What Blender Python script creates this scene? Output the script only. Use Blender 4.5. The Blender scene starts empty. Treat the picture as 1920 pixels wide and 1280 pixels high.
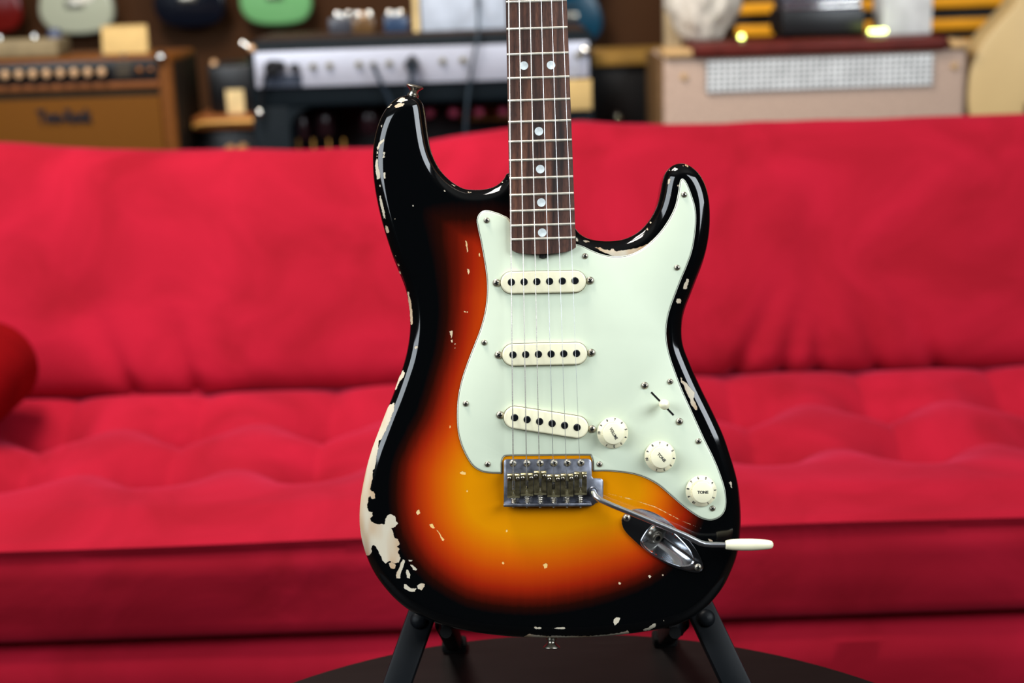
import bpy, bmesh, math, random
import numpy as np
from mathutils import Vector, Matrix
from mathutils.geometry import delaunay_2d_cdt

random.seed(4)
scene = bpy.context.scene
COL = scene.collection
PI = math.pi

# ------------------------------------------------------------------ camera
TILT, ROLL, FPX, CAMH, DG = math.radians(15), math.radians(1.9), 2667.0, 1.1, 1.205
fwd = Vector((0, math.cos(TILT), -math.sin(TILT)))
_r0, _u0 = Vector((1, 0, 0)), Vector((0, math.sin(TILT), math.cos(TILT)))
RT = _r0 * math.cos(ROLL) - _u0 * math.sin(ROLL)
UP = _u0 * math.cos(ROLL) + _r0 * math.sin(ROLL)
CAM = Vector((0, 0, CAMH))
cd = bpy.data.cameras.new('camera')
cam = bpy.data.objects.new('camera', cd)
COL.objects.link(cam)
cam.matrix_world = Matrix(((RT.x, UP.x, -fwd.x, CAM.x), (RT.y, UP.y, -fwd.y, CAM.y), (RT.z, UP.z, -fwd.z, CAM.z), (0, 0, 0, 1)))
cd.sensor_width = 36
cd.lens = 50.0
cd.clip_start = 0.05
cd.dof.use_dof = True
cd.dof.focus_distance = DG - 0.004
cd.dof.aperture_fstop = 3.5
scene.camera = cam

# ------------------------------------------------------------------ light, exposure
scene.view_settings.view_transform = 'Standard'
scene.view_settings.look = 'None'
scene.view_settings.gamma = 1
scene.view_settings.use_curve_mapping = False
scene.view_settings.exposure = 0.0
world = bpy.data.worlds.new('world')
scene.world = world
world.use_nodes = True
world.node_tree.nodes['Background'].inputs[0].default_value = (0.75, 0.85, 1.0, 1)
world.node_tree.nodes['Background'].inputs[1].default_value = 0.05


def area(name, loc, target, sx, sy, power, col, spread=PI):
    ld = bpy.data.lights.new(name, 'AREA')
    ld.shape = 'RECTANGLE'
    ld.size, ld.size_y, ld.energy, ld.color, ld.spread = sx, sy, power, col, spread
    o = bpy.data.objects.new(name, ld)
    COL.objects.link(o)
    o.location = loc
    o.rotation_euler = (Vector(target) - Vector(loc)).to_track_quat('-Z', 'Y').to_euler()
    return o


# daylight through the shop's two side windows, and the ceiling panels
area('window_light_left', (-1.95, -0.15, 2.05), (0, 1.35, 0.9), 1.9, 1.3, 64, (0.85, 0.93, 1.0))
area('window_light_right', (1.95, -0.15, 2.1), (0, 1.35, 0.9), 1.9, 1.3, 86, (0.87, 0.94, 1.0))
area('ceiling_light', (-0.75, 1.66, 2.75), (-0.1, 1.95, 0), 1.3, 0.6, 96, (1.0, 0.93, 0.86))
for i, (lx, ly) in enumerate(((-1.2, 2.6), (0.0, 2.5), (1.2, 2.6))):
    ld = bpy.data.lights.new('ceiling_spot', 'SPOT')
    ld.energy, ld.color, ld.shadow_soft_size = 9, (1.0, 0.78, 0.52), 0.035
    ld.spot_size, ld.spot_blend = math.radians(95), 0.6
    o = bpy.data.objects.new('ceiling_spot', ld)
    COL.objects.link(o)
    o.location = (lx, ly - 0.5, 2.7)
    o.rotation_euler = (Vector((lx, 3.3, 0.9)) - o.location).to_track_quat('-Z', 'Y').to_euler()


# ------------------------------------------------------------------ helpers
def lin(c):
    out = []
    for v in c[:3]:
        v /= 255.0
        out.append(v / 12.92 if v <= 0.04045 else ((v + 0.055) / 1.055) ** 2.4)
    return (*out, 1.0)


def mk(name, rgb, rough=0.5, metal=0.0, var=0.08, scale=30.0, bump=0.0, coat=0.0, spec=0.5, stretch=None, sheen=0.0, emit=0.0):
    """procedural material: a base colour broken up by noise in object space"""
    m = bpy.data.materials.new(name)
    m.use_nodes = True
    nt = m.node_tree
    b = nt.nodes['Principled BSDF']
    tc = nt.nodes.new('ShaderNodeTexCoord')
    mp = nt.nodes.new('ShaderNodeMapping')
    if stretch:
        mp.inputs['Scale'].default_value = stretch
    nz = nt.nodes.new('ShaderNodeTexNoise')
    nz.inputs['Scale'].default_value = scale
    nz.inputs['Detail'].default_value = 5
    cr = nt.nodes.new('ShaderNodeValToRGB')
    c = lin(rgb)
    lo = tuple(max(0, v * (1 - 2 * var)) for v in c[:3]) + (1,)
    hi = tuple(min(1, v * (1 + 2 * var)) for v in c[:3]) + (1,)
    cr.color_ramp.elements[0].position, cr.color_ramp.elements[1].position = 0.3, 0.7
    cr.color_ramp.elements[0].color, cr.color_ramp.elements[1].color = lo, hi
    nt.links.new(tc.outputs['Object'], mp.inputs['Vector'])
    nt.links.new(mp.outputs['Vector'], nz.inputs['Vector'])
    nt.links.new(nz.outputs['Fac'], cr.inputs['Fac'])
    nt.links.new(cr.outputs['Color'], b.inputs['Base Color'])
    b.inputs['Roughness'].default_value = rough
    b.inputs['Metallic'].default_value = metal
    b.inputs['Specular IOR Level'].default_value = spec if rough < 0.45 or metal else spec * 0.3
    b.inputs['Coat Weight'].default_value = coat
    b.inputs['Coat Roughness'].default_value = 0.05
    if sheen:
        b.inputs['Sheen Weight'].default_value = sheen
        b.inputs['Sheen Roughness'].default_value = 0.4
    if emit:
        b.inputs['Emission Color'].default_value = c
        b.inputs['Emission Strength'].default_value = emit
    if bump:
        bp = nt.nodes.new('ShaderNodeBump')
        bp.inputs['Strength'].default_value = bump
        bp.inputs['Distance'].default_value = 0.002
        nt.links.new(nz.outputs['Fac'], bp.inputs['Height'])
        nt.links.new(bp.outputs['Normal'], b.inputs['Normal'])
    return m


def frame(origin, zaxis, xhint=(1, 0, 0)):
    z = Vector(zaxis).normalized()
    x = Vector(xhint)
    x = x - z * x.dot(z)
    if x.length < 1e-5:
        x = Vector((0, 1, 0)) - z * z.y
    x.normalize()
    y = z.cross(x)
    o = Vector(origin)
    return Matrix(((x.x, y.x, z.x, o.x), (x.y, y.y, z.y, o.y), (x.z, y.z, z.z, o.z), (0, 0, 0, 1)))


class MB:
    def __init__(s):
        s.v, s.f, s.m = [], [], []

    def add(s, vs, fs, mi=0, M=None):
        b = len(s.v)
        for v in vs:
            v = Vector(v)
            s.v.append(M @ v if M else v)
        for f in fs:
            s.f.append([b + i for i in f])
            s.m.append(mi)
        return s

    def box(s, c, d, mi=0, M=None):
        x, y, z = c
        a, b, e = d[0] / 2, d[1] / 2, d[2] / 2
        vs = [(x + i * a, y + j * b, z + k * e) for i in (-1, 1) for j in (-1, 1) for k in (-1, 1)]
        fs = [(0, 1, 3, 2), (4, 6, 7, 5), (0, 4, 5, 1), (2, 3, 7, 6), (0, 2, 6, 4), (1, 5, 7, 3)]
        return s.add(vs, fs, mi, M)

    def lathe(s, prof, M=None, seg=24, mi=0):
        vs, fs = [], []
        n = len(prof)
        for r, h in prof:
            for k in range(seg):
                a = 2 * PI * k / seg
                vs.append((r * math.cos(a), r * math.sin(a), h))
        for i in range(n - 1):
            for k in range(seg):
                k2 = (k + 1) % seg
                fs.append((i * seg + k, i * seg + k2, (i + 1) * seg + k2, (i + 1) * seg + k))
        if prof[0][0] > 1e-6:
            fs.append(tuple(range(seg))[::-1])
        if prof[-1][0] > 1e-6:
            fs.append(tuple((n - 1) * seg + k for k in range(seg)))
        return s.add(vs, fs, mi, M)

    def tube(s, pts, r, seg=10, mi=0):
        P = [Vector(p) for p in pts]
        n = len(P)
        rs = r if isinstance(r, (list, tuple)) else [r] * n
        vs, fs = [], []
        x = None
        for i in range(n):
            t = (P[min(i + 1, n - 1)] - P[max(i - 1, 0)]).normalized()
            if x is None:
                x = t.orthogonal().normalized()
            x = (x - t * x.dot(t)).normalized()
            y = t.cross(x)
            for k in range(seg):
                a = 2 * PI * k / seg
                vs.append(P[i] + (x * math.cos(a) + y * math.sin(a)) * rs[i])
        for i in range(n - 1):
            for k in range(seg):
                k2 = (k + 1) % seg
                fs.append((i * seg + k, i * seg + k2, (i + 1) * seg + k2, (i + 1) * seg + k))
        fs.append(tuple(range(seg))[::-1])
        fs.append(tuple((n - 1) * seg + k for k in range(seg)))
        return s.add(vs, fs, mi)

    def loft(s, rings, mi=0, cap0=True, cap1=True, M=None):
        n = len(rings[0])
        vs = [p for r in rings for p in r]
        fs = []
        for i in range(len(rings) - 1):
            for k in range(n):
                k2 = (k + 1) % n
                fs.append((i * n + k, i * n + k2, (i + 1) * n + k2, (i + 1) * n + k))
        if cap0:
            fs.append(tuple(range(n))[::-1])
        if cap1:
            fs.append(tuple((len(rings) - 1) * n + k for k in range(n)))
        return s.add(vs, fs, mi, M)

    def bar(s, p, q, w, t, side, mi=0):
        """rectangular bar from p to q, w wide along side, t thick across"""
        p, q = Vector(p), Vector(q)
        d = (q - p).normalized()
        x = Vector(side)
        x = (x - d * x.dot(d)).normalized()
        y = d.cross(x)
        vs = [a + x * i * w / 2 + y * j * t / 2 for a in (p, q) for i, j in ((-1, -1), (1, -1), (1, 1), (-1, 1))]
        return s.add(vs, [(3, 2, 1, 0), (4, 5, 6, 7), (0, 1, 5, 4), (1, 2, 6, 5), (2, 3, 7, 6), (3, 0, 4, 7)], mi)

    def mesh(s, name, mats, bevel=0.0, bseg=2, smooth=35.0):
        me = bpy.data.meshes.new(name)
        me.from_pydata([tuple(v) for v in s.v], [], s.f)
        for m in (mats if isinstance(mats, (list, tuple)) else [mats]):
            me.materials.append(m)
        me.polygons.foreach_set('material_index', s.m)
        bm = bmesh.new()
        bm.from_mesh(me)
        bmesh.ops.recalc_face_normals(bm, faces=bm.faces)
        if bevel:
            es = [e for e in bm.edges if len(e.link_faces) == 2 and e.calc_face_angle(0) > 0.5]
            bmesh.ops.bevel(bm, geom=es, offset=bevel, segments=bseg, profile=0.5, affect='EDGES', clamp_overlap=True)
        bm.to_mesh(me)
        bm.free()
        me.polygons.foreach_set('use_smooth', [True] * len(me.polygons))
        me.set_sharp_from_angle(angle=math.radians(smooth))
        return me

    def build(s, name, mats, parent=None, bevel=0.0, bseg=2, smooth=35.0):
        return put(name, s.mesh(name, mats, bevel, bseg, smooth), parent)


def put(name, me, parent=None, loc=None, rot=None):
    o = bpy.data.objects.new(name, me)
    COL.objects.link(o)
    if parent:
        o.parent = parent
    if loc is not None:
        o.location = loc
    if rot is not None:
        o.rotation_euler = rot
    return o


def tag(o, label, cat, group=None):
    o['label'] = label
    o['category'] = cat
    if group:
        o['group'] = group
    return o


def thing(name, label, cat, loc=(0, 0, 0), rz=0.0, group=None):
    o = bpy.data.objects.new(name, None)
    COL.objects.link(o)
    o.location = loc
    o.rotation_euler = (0, 0, rz)
    o.empty_display_size = 0.05
    return tag(o, label, cat, group)


def structure(o):
    o['kind'] = 'structure'
    return o


def copy_tree(o, parent=None):
    c = o.copy()
    COL.objects.link(c)
    if parent:
        c.parent = parent
    for ch in list(o.children):
        copy_tree(ch, c)
    return c


_txt = {}


def text_mesh(body, size, depth=0.0002):
    key = (body, size, depth)
    if key not in _txt:
        cu = bpy.data.curves.new('lettering', 'FONT')
        cu.body, cu.size, cu.extrude = body, size, depth
        cu.align_x, cu.align_y = 'CENTER', 'CENTER'
        cu.resolution_u = 3
        cu.offset = size * 0.035
        ob = bpy.data.objects.new('tmp', cu)
        COL.objects.link(ob)
        dg = bpy.context.evaluated_depsgraph_get()
        me = bpy.data.meshes.new_from_object(ob.evaluated_get(dg))
        bpy.data.objects.remove(ob)
        _txt[key] = me
    return _txt[key]


def ray(px, py):
    return fwd + RT * ((px - 960) / FPX) + UP * ((640 - py) / FPX)


def at_y(px, py, Y):
    d = ray(px, py)
    return CAM + d * (Y / d.y)


def at_z(px, py, Z):
    d = ray(px, py)
    return CAM + d * ((Z - CAMH) / d.z)


class Face:
    """vertical plane through a thing's front: photo measurements to its local x, z"""
    def __init__(s, origin, rz):
        s.o, s.n = Vector(origin), Vector((-math.sin(rz), math.cos(rz), 0))
        s.x = Vector((math.cos(rz), math.sin(rz), 0))

    def __call__(s, px, py, y=0.0):
        d = ray(px, py)
        o = s.o + s.n * y
        t = (o - CAM).dot(s.n) / d.dot(s.n)
        p = CAM + d * t - o
        return p.dot(s.x), p.z


def resample(pts, step, smooth=0):
    """closed Catmull-Rom through pts, evenly resampled, then smoothed"""
    P = np.array(pts, float)
    n = len(P)
    out = []
    for i in range(n):
        p0, p1, p2, p3 = P[i - 1], P[i], P[(i + 1) % n], P[(i + 2) % n]
        for t in np.linspace(0, 1, 12, endpoint=False):
            out.append(0.5 * (2 * p1 + (p2 - p0) * t + (2 * p0 - 5 * p1 + 4 * p2 - p3) * t * t + (3 * p1 - p0 - 3 * p2 + p3) * t ** 3))
    Q = np.array(out)
    L = np.r_[0, np.cumsum(np.linalg.norm(np.diff(np.vstack([Q, Q[:1]]), axis=0), axis=1))]
    m = max(8, int(round(L[-1] / step)))
    s = np.linspace(0, L[-1], m, endpoint=False)
    Qc = np.vstack([Q, Q[:1]])
    R = np.c_[np.interp(s, L, Qc[:, 0]), np.interp(s, L, Qc[:, 1])]
    for _ in range(smooth):
        R = 0.5 * R + 0.25 * (np.roll(R, 1, 0) + np.roll(R, -1, 0))
    return R


def normals2d(R, k=1):
    """outward unit normals of a closed ring (made counter-clockwise first)"""
    T = np.roll(R, -k, 0) - np.roll(R, k, 0)
    N = np.c_[T[:, 1], -T[:, 0]]
    return N / np.maximum(np.linalg.norm(N, axis=1, keepdims=True), 1e-9)


def ccw(R):
    x, y = R[:, 0], R[:, 1]
    return R if (x * np.roll(y, -1) - np.roll(x, -1) * y).sum() > 0 else R[::-1].copy()


def sdf_poly(P, poly):
    """signed distance (positive inside) of points P to a polygon"""
    A = np.array(poly, float)
    B = np.roll(A, -1, 0)
    d2 = np.full(len(P), 1e18)
    ins = np.zeros(len(P), bool)
    for a, b in zip(A, B):
        ab = b - a
        t = np.clip(((P - a) @ ab) / max(ab @ ab, 1e-12), 0, 1)
        q = P - a - t[:, None] * ab
        d2 = np.minimum(d2, (q * q).sum(1))
        c = (a[1] > P[:, 1]) != (b[1] > P[:, 1])
        if abs(b[1] - a[1]) > 1e-12:
            ins ^= c & (P[:, 0] < (b[0] - a[0]) * (P[:, 1] - a[1]) / (b[1] - a[1]) + a[0])
    return np.where(ins, 1, -1) * np.sqrt(d2)
# ================================================================== THE GUITAR
# local frame: x right, y along the neck, z out of the face; measured in photo pixels on its own plane
_k0 = DG / FPX
GB = Vector(((1030 - 960) * _k0, (640 - 1193) * _k0, -0.0225))


def G(px, py, z=0.0):
    k = (DG - z) / FPX
    return Vector(((px - 960) * k, (640 - py) * k, z)) - GB


def G_px(v):
    """photo position of local points (n,3)"""
    z = v[:, 2] + GB.z
    k = (DG - z) / FPX
    return np.c_[960 + (v[:, 0] + GB.x) / k, 640 - (v[:, 1] + GB.y) / k]


guitar = thing('electric_guitar', 'worn black-to-amber sunburst electric guitar with mint pickguard standing on the table', 'guitar')
_gl = CAM + fwd * DG + RT * GB.x + UP * GB.y - fwd * GB.z
guitar.matrix_world = Matrix(((RT.x, UP.x, -fwd.x, _gl.x), (RT.y, UP.y, -fwd.y, _gl.y), (RT.z, UP.z, -fwd.z, _gl.z), (0, 0, 0, 1)))


def G_world(px, py, z):
    return guitar.matrix_world @ G(px, py, z)


def crop(pts, ox, oy, s=3.2):
    return [(x / s + ox, y / s + oy) for x, y in pts]


M_chrome = mk('polished_chrome', (214, 218, 224), 0.16, 1.0, 0.03)
M_arm = mk('brushed_chrome', (224, 227, 232), 0.27, 1.0, 0.03)
M_nickel = mk('aged_nickel', (172, 166, 152), 0.3, 1.0, 0.16, 220)
M_screw = mk('dull_nickel', (168, 162, 148), 0.42, 1.0, 0.16, 220)
M_fret = mk('fret_wire', (226, 222, 208), 0.5, 0.85, 0.06, 220)
M_plate = mk('worn_steel_plate', (142, 145, 156), 0.36, 1.0, 0.22, 160)
M_saddle = mk('tarnished_steel', (176, 166, 128), 0.38, 1.0, 0.2, 260)
M_dark = mk('black_recess', (10, 11, 12), 0.6, 0, 0.05)
M_pole = mk('dark_steel', (52, 56, 62), 0.35, 1.0, 0.15, 200)
M_ivory = mk('aged_ivory_plastic', (240, 234, 200), 0.3, 0, 0.03, 60)
M_mint = mk('mint_plastic', (212, 222, 198), 0.28, 0, 0.012, 25)
M_mint_edge = mk('pale_ply', (226, 232, 214), 0.35, 0, 0.01)
M_black_ply = mk('black_ply', (14, 16, 16), 0.4, 0, 0.02)
M_gap = mk('pickup_slot_edge', (96, 88, 56), 0.6)
M_ink = mk('black_ink', (22, 26, 34), 0.6, 0, 0.02)

# ---- body -----------------------------------------------------------------
OUT = [(951, 325), (944.7, 335.6), (930.6, 348), (911.9, 354.4), (890, 356), (868, 353), (846, 340), (827.5, 321.6), (815, 301), (807, 279),
       (802.5, 257.5), (798.8, 232.5), (796, 210.6), (793, 196), (785.5, 185.5), (774, 179.6), (762, 179.2), (746, 184), (730.6, 196.6), (718, 213.8),
       (708.8, 235.6), (702.5, 260.6), (699.4, 288.8), (699.4, 320), (702.5, 351), (708.8, 385.6), (718, 423), (728.5, 457), (738, 485), (749, 512),
       (760, 541), (766.6, 571), (768.8, 605), (766.6, 637), (760, 670.6), (749, 705), (737, 739), (723, 774), (708.8, 811), (696, 846),
       (686, 883), (679, 918), (675.2, 946), (674.4, 977.5), (677.5, 1005.6), (684, 1031), (693, 1055.6), (705.6, 1079), (721, 1100), (740, 1121),
       (762, 1139.5), (787, 1154), (815, 1166.5), (852.5, 1177), (890, 1184.5), (927.5, 1189.5), (968, 1193), (1040, 1195), (1099, 1194), (1159, 1189.6),
       (1206, 1183.6), (1248, 1176), (1277.6, 1167), (1302, 1154.5), (1325, 1136.5), (1343, 1116.8), (1357.8, 1096), (1370, 1071), (1380, 1045), (1385.6, 1018.8),
       (1388.3, 989), (1388.6, 959), (1386.8, 929.7), (1383.3, 905), (1377, 880), (1368, 850.6), (1356.9, 818), (1342.8, 786), (1328.75, 757), (1314.7, 728.75),
       (1301.5, 700), (1290.5, 674), (1281.5, 650), (1278, 627), (1279, 602), (1285, 577), (1294.7, 552), (1305.6, 523.75), (1316.6, 495), (1325, 464),
       (1329.9, 433), (1331, 402), (1329, 373.75), (1322.8, 349), (1311.9, 328), (1296, 312.8), (1280, 306.6), (1265, 308.5), (1254, 316), (1246, 327.5),
       (1241.3, 344), (1236.9, 367.5), (1230.6, 389), (1221.5, 407), (1208.75, 423.75), (1193, 437.5), (1174, 446.8), (1155.6, 451), (1133.75, 452), (1111.9, 449.5),
       (1096, 444), (1086, 437), (1079, 428), (1060, 402), (1015, 365), (968, 330)]
THK, RND = 0.0445, 0.0122
ring2 = ccw(np.array([tuple(G(x, y, -0.012).xy) for x, y in resample(OUT, 2.0, 3)]))
rn = normals2d(ring2, 2)
for _ in range(6):
    rn = 0.5 * rn + 0.25 * (np.roll(rn, 1, 0) + np.roll(rn, -1, 0))
rn /= np.linalg.norm(rn, axis=1, keepdims=True)
NS = 11
zf, zb = -GB.z, -GB.z - THK
prof = []
for i in range(NS, -1, -1):                       # front edge, rolling over
    a = i / NS * PI / 2
    prof.append((RND * (1 - math.cos(a)), zf - RND * (1 - math.sin(a))))
for i in range(0, NS + 1):
    a = i / NS * PI / 2
    prof.append((RND * (1 - math.cos(a)), zb + RND * (1 - math.sin(a))))
n0 = len(ring2)
bv, bf = [], []
for ins, z in prof:
    q = ring2 - rn * ins
    bv += [(x, y, z) for x, y in q]
for i in range(len(prof) - 1):
    for k in range(n0):
        k2 = (k + 1) % n0
        bf.append((i * n0 + k, (i + 1) * n0 + k, (i + 1) * n0 + k2, i * n0 + k2))

# chips in the lacquer, traced in photo pixels
CH = []
A_, B_, C_, D_, E_ = (640, 120), (640, 480), (640, 840), (1040, 280), (1060, 660)


def chp(o, *polys):
    for p in polys:
        CH.append(crop(p, *o))


chp(C_, [(222, -20), (205, 60), (190, 130), (185, 190), (172, 240), (165, 290), (155, 350), (165, 385), (185, 380), (188, 405), (172, 420), (180, 440),
         (215, 455), (260, 455), (265, 420), (280, 400), (300, 395), (322, 410), (330, 440), (342, 450), (325, 470), (300, 480), (312, 510), (320, 540),
         (340, 545), (350, 575), (335, 590), (348, 603), (338, 620), (355, 655), (345, 685), (320, 690), (290, 675), (265, 690), (245, 670), (240, 650),
         (225, 625), (205, 585), (190, 575), (180, 600), (185, 620), (165, 645), (150, 640), (90, 560), (70, 400), (90, 200), (140, 40), (170, -40), (215, -110), (240, -130)],
    [(712, 148), (725, 138), (748, 142), (746, 156), (722, 158)], [(450, 388), (453, 378), (465, 370), (475, 388), (460, 398)],
    [(530, 458), (545, 452), (560, 478), (548, 480), (535, 470)], [(570, 490), (578, 490), (600, 525), (618, 548), (610, 557), (600, 545), (588, 515)],
    [(1210, 700), (1225, 688), (1238, 695), (1235, 715), (1218, 722)], [(285, 690), (300, 680), (325, 700), (322, 722), (295, 722)],
    [(355, 690), (370, 665), (382, 672), (370, 720), (352, 755), (355, 780), (330, 780), (328, 760), (345, 720)],
    [(390, 728), (400, 728), (415, 760), (410, 780), (395, 775), (388, 745)], [(415, 700), (425, 700), (455, 725), (450, 735), (430, 728)],
    [(405, 670), (425, 672), (423, 678), (407, 677)], [(375, 815), (390, 815), (415, 840), (450, 840), (440, 860), (415, 860), (375, 840)],
    [(455, 825), (475, 808), (500, 815), (500, 830), (480, 850), (458, 840)], [(172, 265), (185, 250), (200, 270), (204, 300), (180, 306)],
    [(1095, 1128), (1112, 1120), (1130, 1112), (1150, 1120), (1290, 1130), (1290, 1165), (1100, 1165)],
    [(1138, 1066), (1175, 1073), (1205, 1075), (1195, 1086), (1165, 1082)], [(1265, 1078), (1300, 1074), (1345, 1072), (1340, 1083), (1300, 1085)])
chp(B_, [(320, 880), (315, 930), (295, 975), (270, 1040), (235, 1105), (220, 1095), (205, 1080), (230, 1010), (262, 930), (290, 890)],
    [(222, 1110), (222, 1150), (212, 1200), (200, 1280), (150, 1290), (160, 1230), (195, 1130)],
    [(394, 208), (405, 215), (420, 280), (428, 370), (428, 410), (415, 410), (412, 330), (402, 270)],
    [(370, 680), (381, 700), (378, 720), (350, 750), (327, 805), (318, 792), (335, 750), (358, 705)],
    [(755, 75), (768, 80), (770, 95), (763, 108), (757, 92)], [(648, 450), (668, 446), (668, 465), (660, 490), (654, 470)],
    [(656, 505), (668, 500), (665, 520)], [(772, 590), (785, 572), (780, 600), (772, 612)], [(735, 328), (748, 330), (746, 338), (737, 336)],
    [(676, 548), (688, 546), (684, 556), (678, 555)], [(648, 1016), (654, 1016), (655, 1030), (649, 1032)], [(436, 545), (456, 536), (460, 550), (445, 560)])
chp(A_, [(254, 448), (225, 470), (215, 500), (212, 560), (203, 600), (207, 650), (216, 692), (232, 687), (234, 650), (222, 620), (218, 570), (222, 510), (238, 480), (258, 460)],
    [(245, 525), (262, 530), (264, 555), (255, 562), (245, 560), (254, 552), (255, 542)], [(250, 650), (262, 648), (268, 685), (255, 688), (252, 670)],
    [(228, 785), (238, 790), (250, 850), (262, 900), (266, 928), (255, 926), (240, 870), (228, 810)], [(265, 965), (280, 975), (288, 1010), (275, 1015), (265, 990)],
    [(335, 1185), (342, 1190), (350, 1212), (342, 1214)], [(345, 1242), (356, 1245), (358, 1258), (350, 1257)], [(322, 1145), (330, 1148), (328, 1158), (321, 1154)],
    [(338, 217), (365, 200), (382, 205), (375, 225), (350, 226)], [(318, 252), (340, 235), (380, 235), (370, 250), (330, 262)], [(278, 260), (303, 240), (292, 262)],
    [(745, 1060), (752, 1065), (762, 1125), (754, 1127)], [(824, 1130), (831, 1130), (834, 1155), (825, 1152)], [(650, 714), (668, 722), (690, 732), (670, 730)],
    [(755, 766), (785, 768), (770, 774)], [(236, 370), (246, 352), (244, 388)])
chp(D_, [(240, 585), (275, 590), (300, 600), (320, 598), (330, 606), (340, 596), (355, 595), (362, 610), (430, 602), (500, 590), (560, 565), (610, 520), (640, 485), (650, 490), (625, 535),
         (570, 590), (500, 625), (430, 642), (370, 645), (300, 620), (262, 602)],
    [(170, 545), (190, 545), (215, 555), (180, 560)], [(127, 522), (140, 530), (140, 553), (128, 550)], [(680, 175), (695, 175), (690, 205), (678, 210)],
    [(735, 215), (745, 210), (740, 232)], [(795, 775), (805, 775), (803, 800), (790, 840), (772, 838), (775, 810)],
    [(735, 895), (752, 890), (762, 905), (755, 925), (735, 925), (728, 912)], [(640, 358), (650, 350), (648, 376), (640, 378)], [(690, 268), (698, 268), (697, 277), (690, 276)])
chp(E_, [(690, 150), (700, 150), (700, 170), (730, 185), (755, 220), (775, 245), (770, 280), (790, 320), (797, 345), (780, 347), (755, 315), (745, 275), (718, 220), (712, 195), (695, 180)],
    [(985, 770), (998, 785), (1000, 815), (990, 810), (982, 785)], [(866, 497), (878, 498), (878, 510), (868, 509)])
F_ = (1040, 900, 3.367)
chp(F_, [(-20, 982), (200, 983), (330, 975), (445, 955), (460, 943), (470, 965), (440, 990), (440, 1030), (0, 1030), (-20, 1025)],
    [(375, 880), (390, 864), (412, 868), (405, 890), (388, 910), (375, 920), (370, 895)], [(555, 942), (590, 930), (620, 908), (640, 900), (640, 922), (600, 945), (565, 950)],
    [(590, 602), (602, 598), (610, 607), (600, 617)], [(405, 642), (418, 648), (412, 657), (404, 655)], [(678, 592), (690, 596), (687, 604), (679, 603)],
    [(970, 370), (995, 380), (996, 387), (980, 383)], [(687, 884), (692, 884), (692, 902), (688, 902)], [(772, 856), (780, 857), (778, 865), (773, 864)])
for o, x, y, r in ((A_, 620, 758, 5), (A_, 430, 850, 4), (A_, 320, 928, 4), (A_, 232, 730, 6), (C_, 755, 257, 5), (C_, 992, 495, 6), (C_, 972, 689, 6),
                   (B_, 755, 336, 4), (B_, 682, 527, 4), (D_, 770, 100, 4), (D_, 785, 94, 5), (D_, 796, 101, 5), (D_, 690, 125, 4), (D_, 712, 117, 4),
                   (D_, 575, 440, 6), (D_, 555, 478, 5), (D_, 300, 570, 4), (A_, 925, 757, 4), (A_, 965, 708, 4), (A_, 553, 636, 4), (A_, 403, 178, 4)):
    cx, cy = x / 3.2 + o[0], y / 3.2 + o[1]
    CH.append([(cx + r / 3.2 * math.cos(a), cy + r / 3.2 * 1.2 * math.sin(a)) for a in np.linspace(0, 2 * PI, 7)[:-1]])

SCR = [(1141, 925), (1185, 936), (1230, 950.5), (1277.6, 975.7), (1319, 992)]
CH.append([(x, y - .3) for x, y in SCR] + [(x, y + .3) for x, y in SCR[::-1]])

# front face: constrained triangulation, refined where the chips are
inner = [Vector(v[:2]) for v in bv[:n0]]
ipx = G_px(np.array(bv[:n0]))
lat = set((i * 6, j * 6) for i in range(int(660 / 6), int(1400 / 6)) for j in range(int(170 / 6), int(1200 / 6)))
for p in CH:
    a = np.array(p)
    lo, hi = np.floor(a.min(0) - 3).astype(int), np.ceil(a.max(0) + 3).astype(int)
    gx, gy = np.meshgrid(np.arange(lo[0], hi[0] + 1), np.arange(lo[1], hi[1] + 1))
    q = np.c_[gx.ravel(), gy.ravel()].astype(float)
    d = sdf_poly(q, p)
    lat |= set(map(tuple, q[np.abs(d) < 3].astype(int).tolist()))
lat = np.array(sorted(lat), float)
dd = sdf_poly(lat, ipx[::3])
lat = lat[dd > 1.6]
lat += np.random.default_rng(3).uniform(-0.12, 0.12, lat.shape)
pin = [G(x, y, 0).xy for x, y in lat]
cv, ce, cf, ov, oe, of = delaunay_2d_cdt(inner + pin, [], [list(range(n0))], 1, 1e-7)
base = len(bv)
idx = {}
for i, orig in enumerate(ov):
    r = [o for o in orig if o < n0]
    if r:
        idx[i] = r[0]
    else:
        idx[i] = len(bv)
        bv.append((cv[i].x, cv[i].y, zf))
JD = [(1202.8, 1018.8), (1204, 1011), (1211, 999), (1219, 989), (1228, 983), (1237, 981.5), (1255, 993), (1276, 1012), (1292, 1030.7), (1299.5, 1046), (1300, 1053), (1293, 1059), (1281, 1061), (1265.7, 1058.5), (1236, 1046), (1212, 1030.5)]
fpx = G_px(np.array([[sum(cv[i].x for i in f) / 3, sum(cv[i].y for i in f) / 3, zf] for f in cf]))
routed = sdf_poly(fpx, JD) > 1.5                    # the lacquered top is routed out under the jack dish
for f, cut in zip(cf, routed):
    if not cut:
        bf.append([idx[i] for i in f])
bf.append([(len(prof) - 1) * n0 + k for k in range(n0)][::-1])
me = bpy.data.meshes.new('body')
me.from_pydata(bv, [], bf)
bm = bmesh.new()
bm.from_mesh(me)
bmesh.ops.recalc_face_normals(bm, faces=bm.faces)
bm.to_mesh(me)
bm.free()
V = np.array(bv)
VP = G_px(V)
chip = np.full(len(V), -6.0)
for p in CH:
    a = np.array(p)
    m = np.all((VP > a.min(0) - 8) & (VP < a.max(0) + 8), axis=1)
    if m.any():
        chip[m] = np.maximum(chip[m], sdf_poly(VP[m], p))
chip = np.clip(chip, -6, 30)
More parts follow.
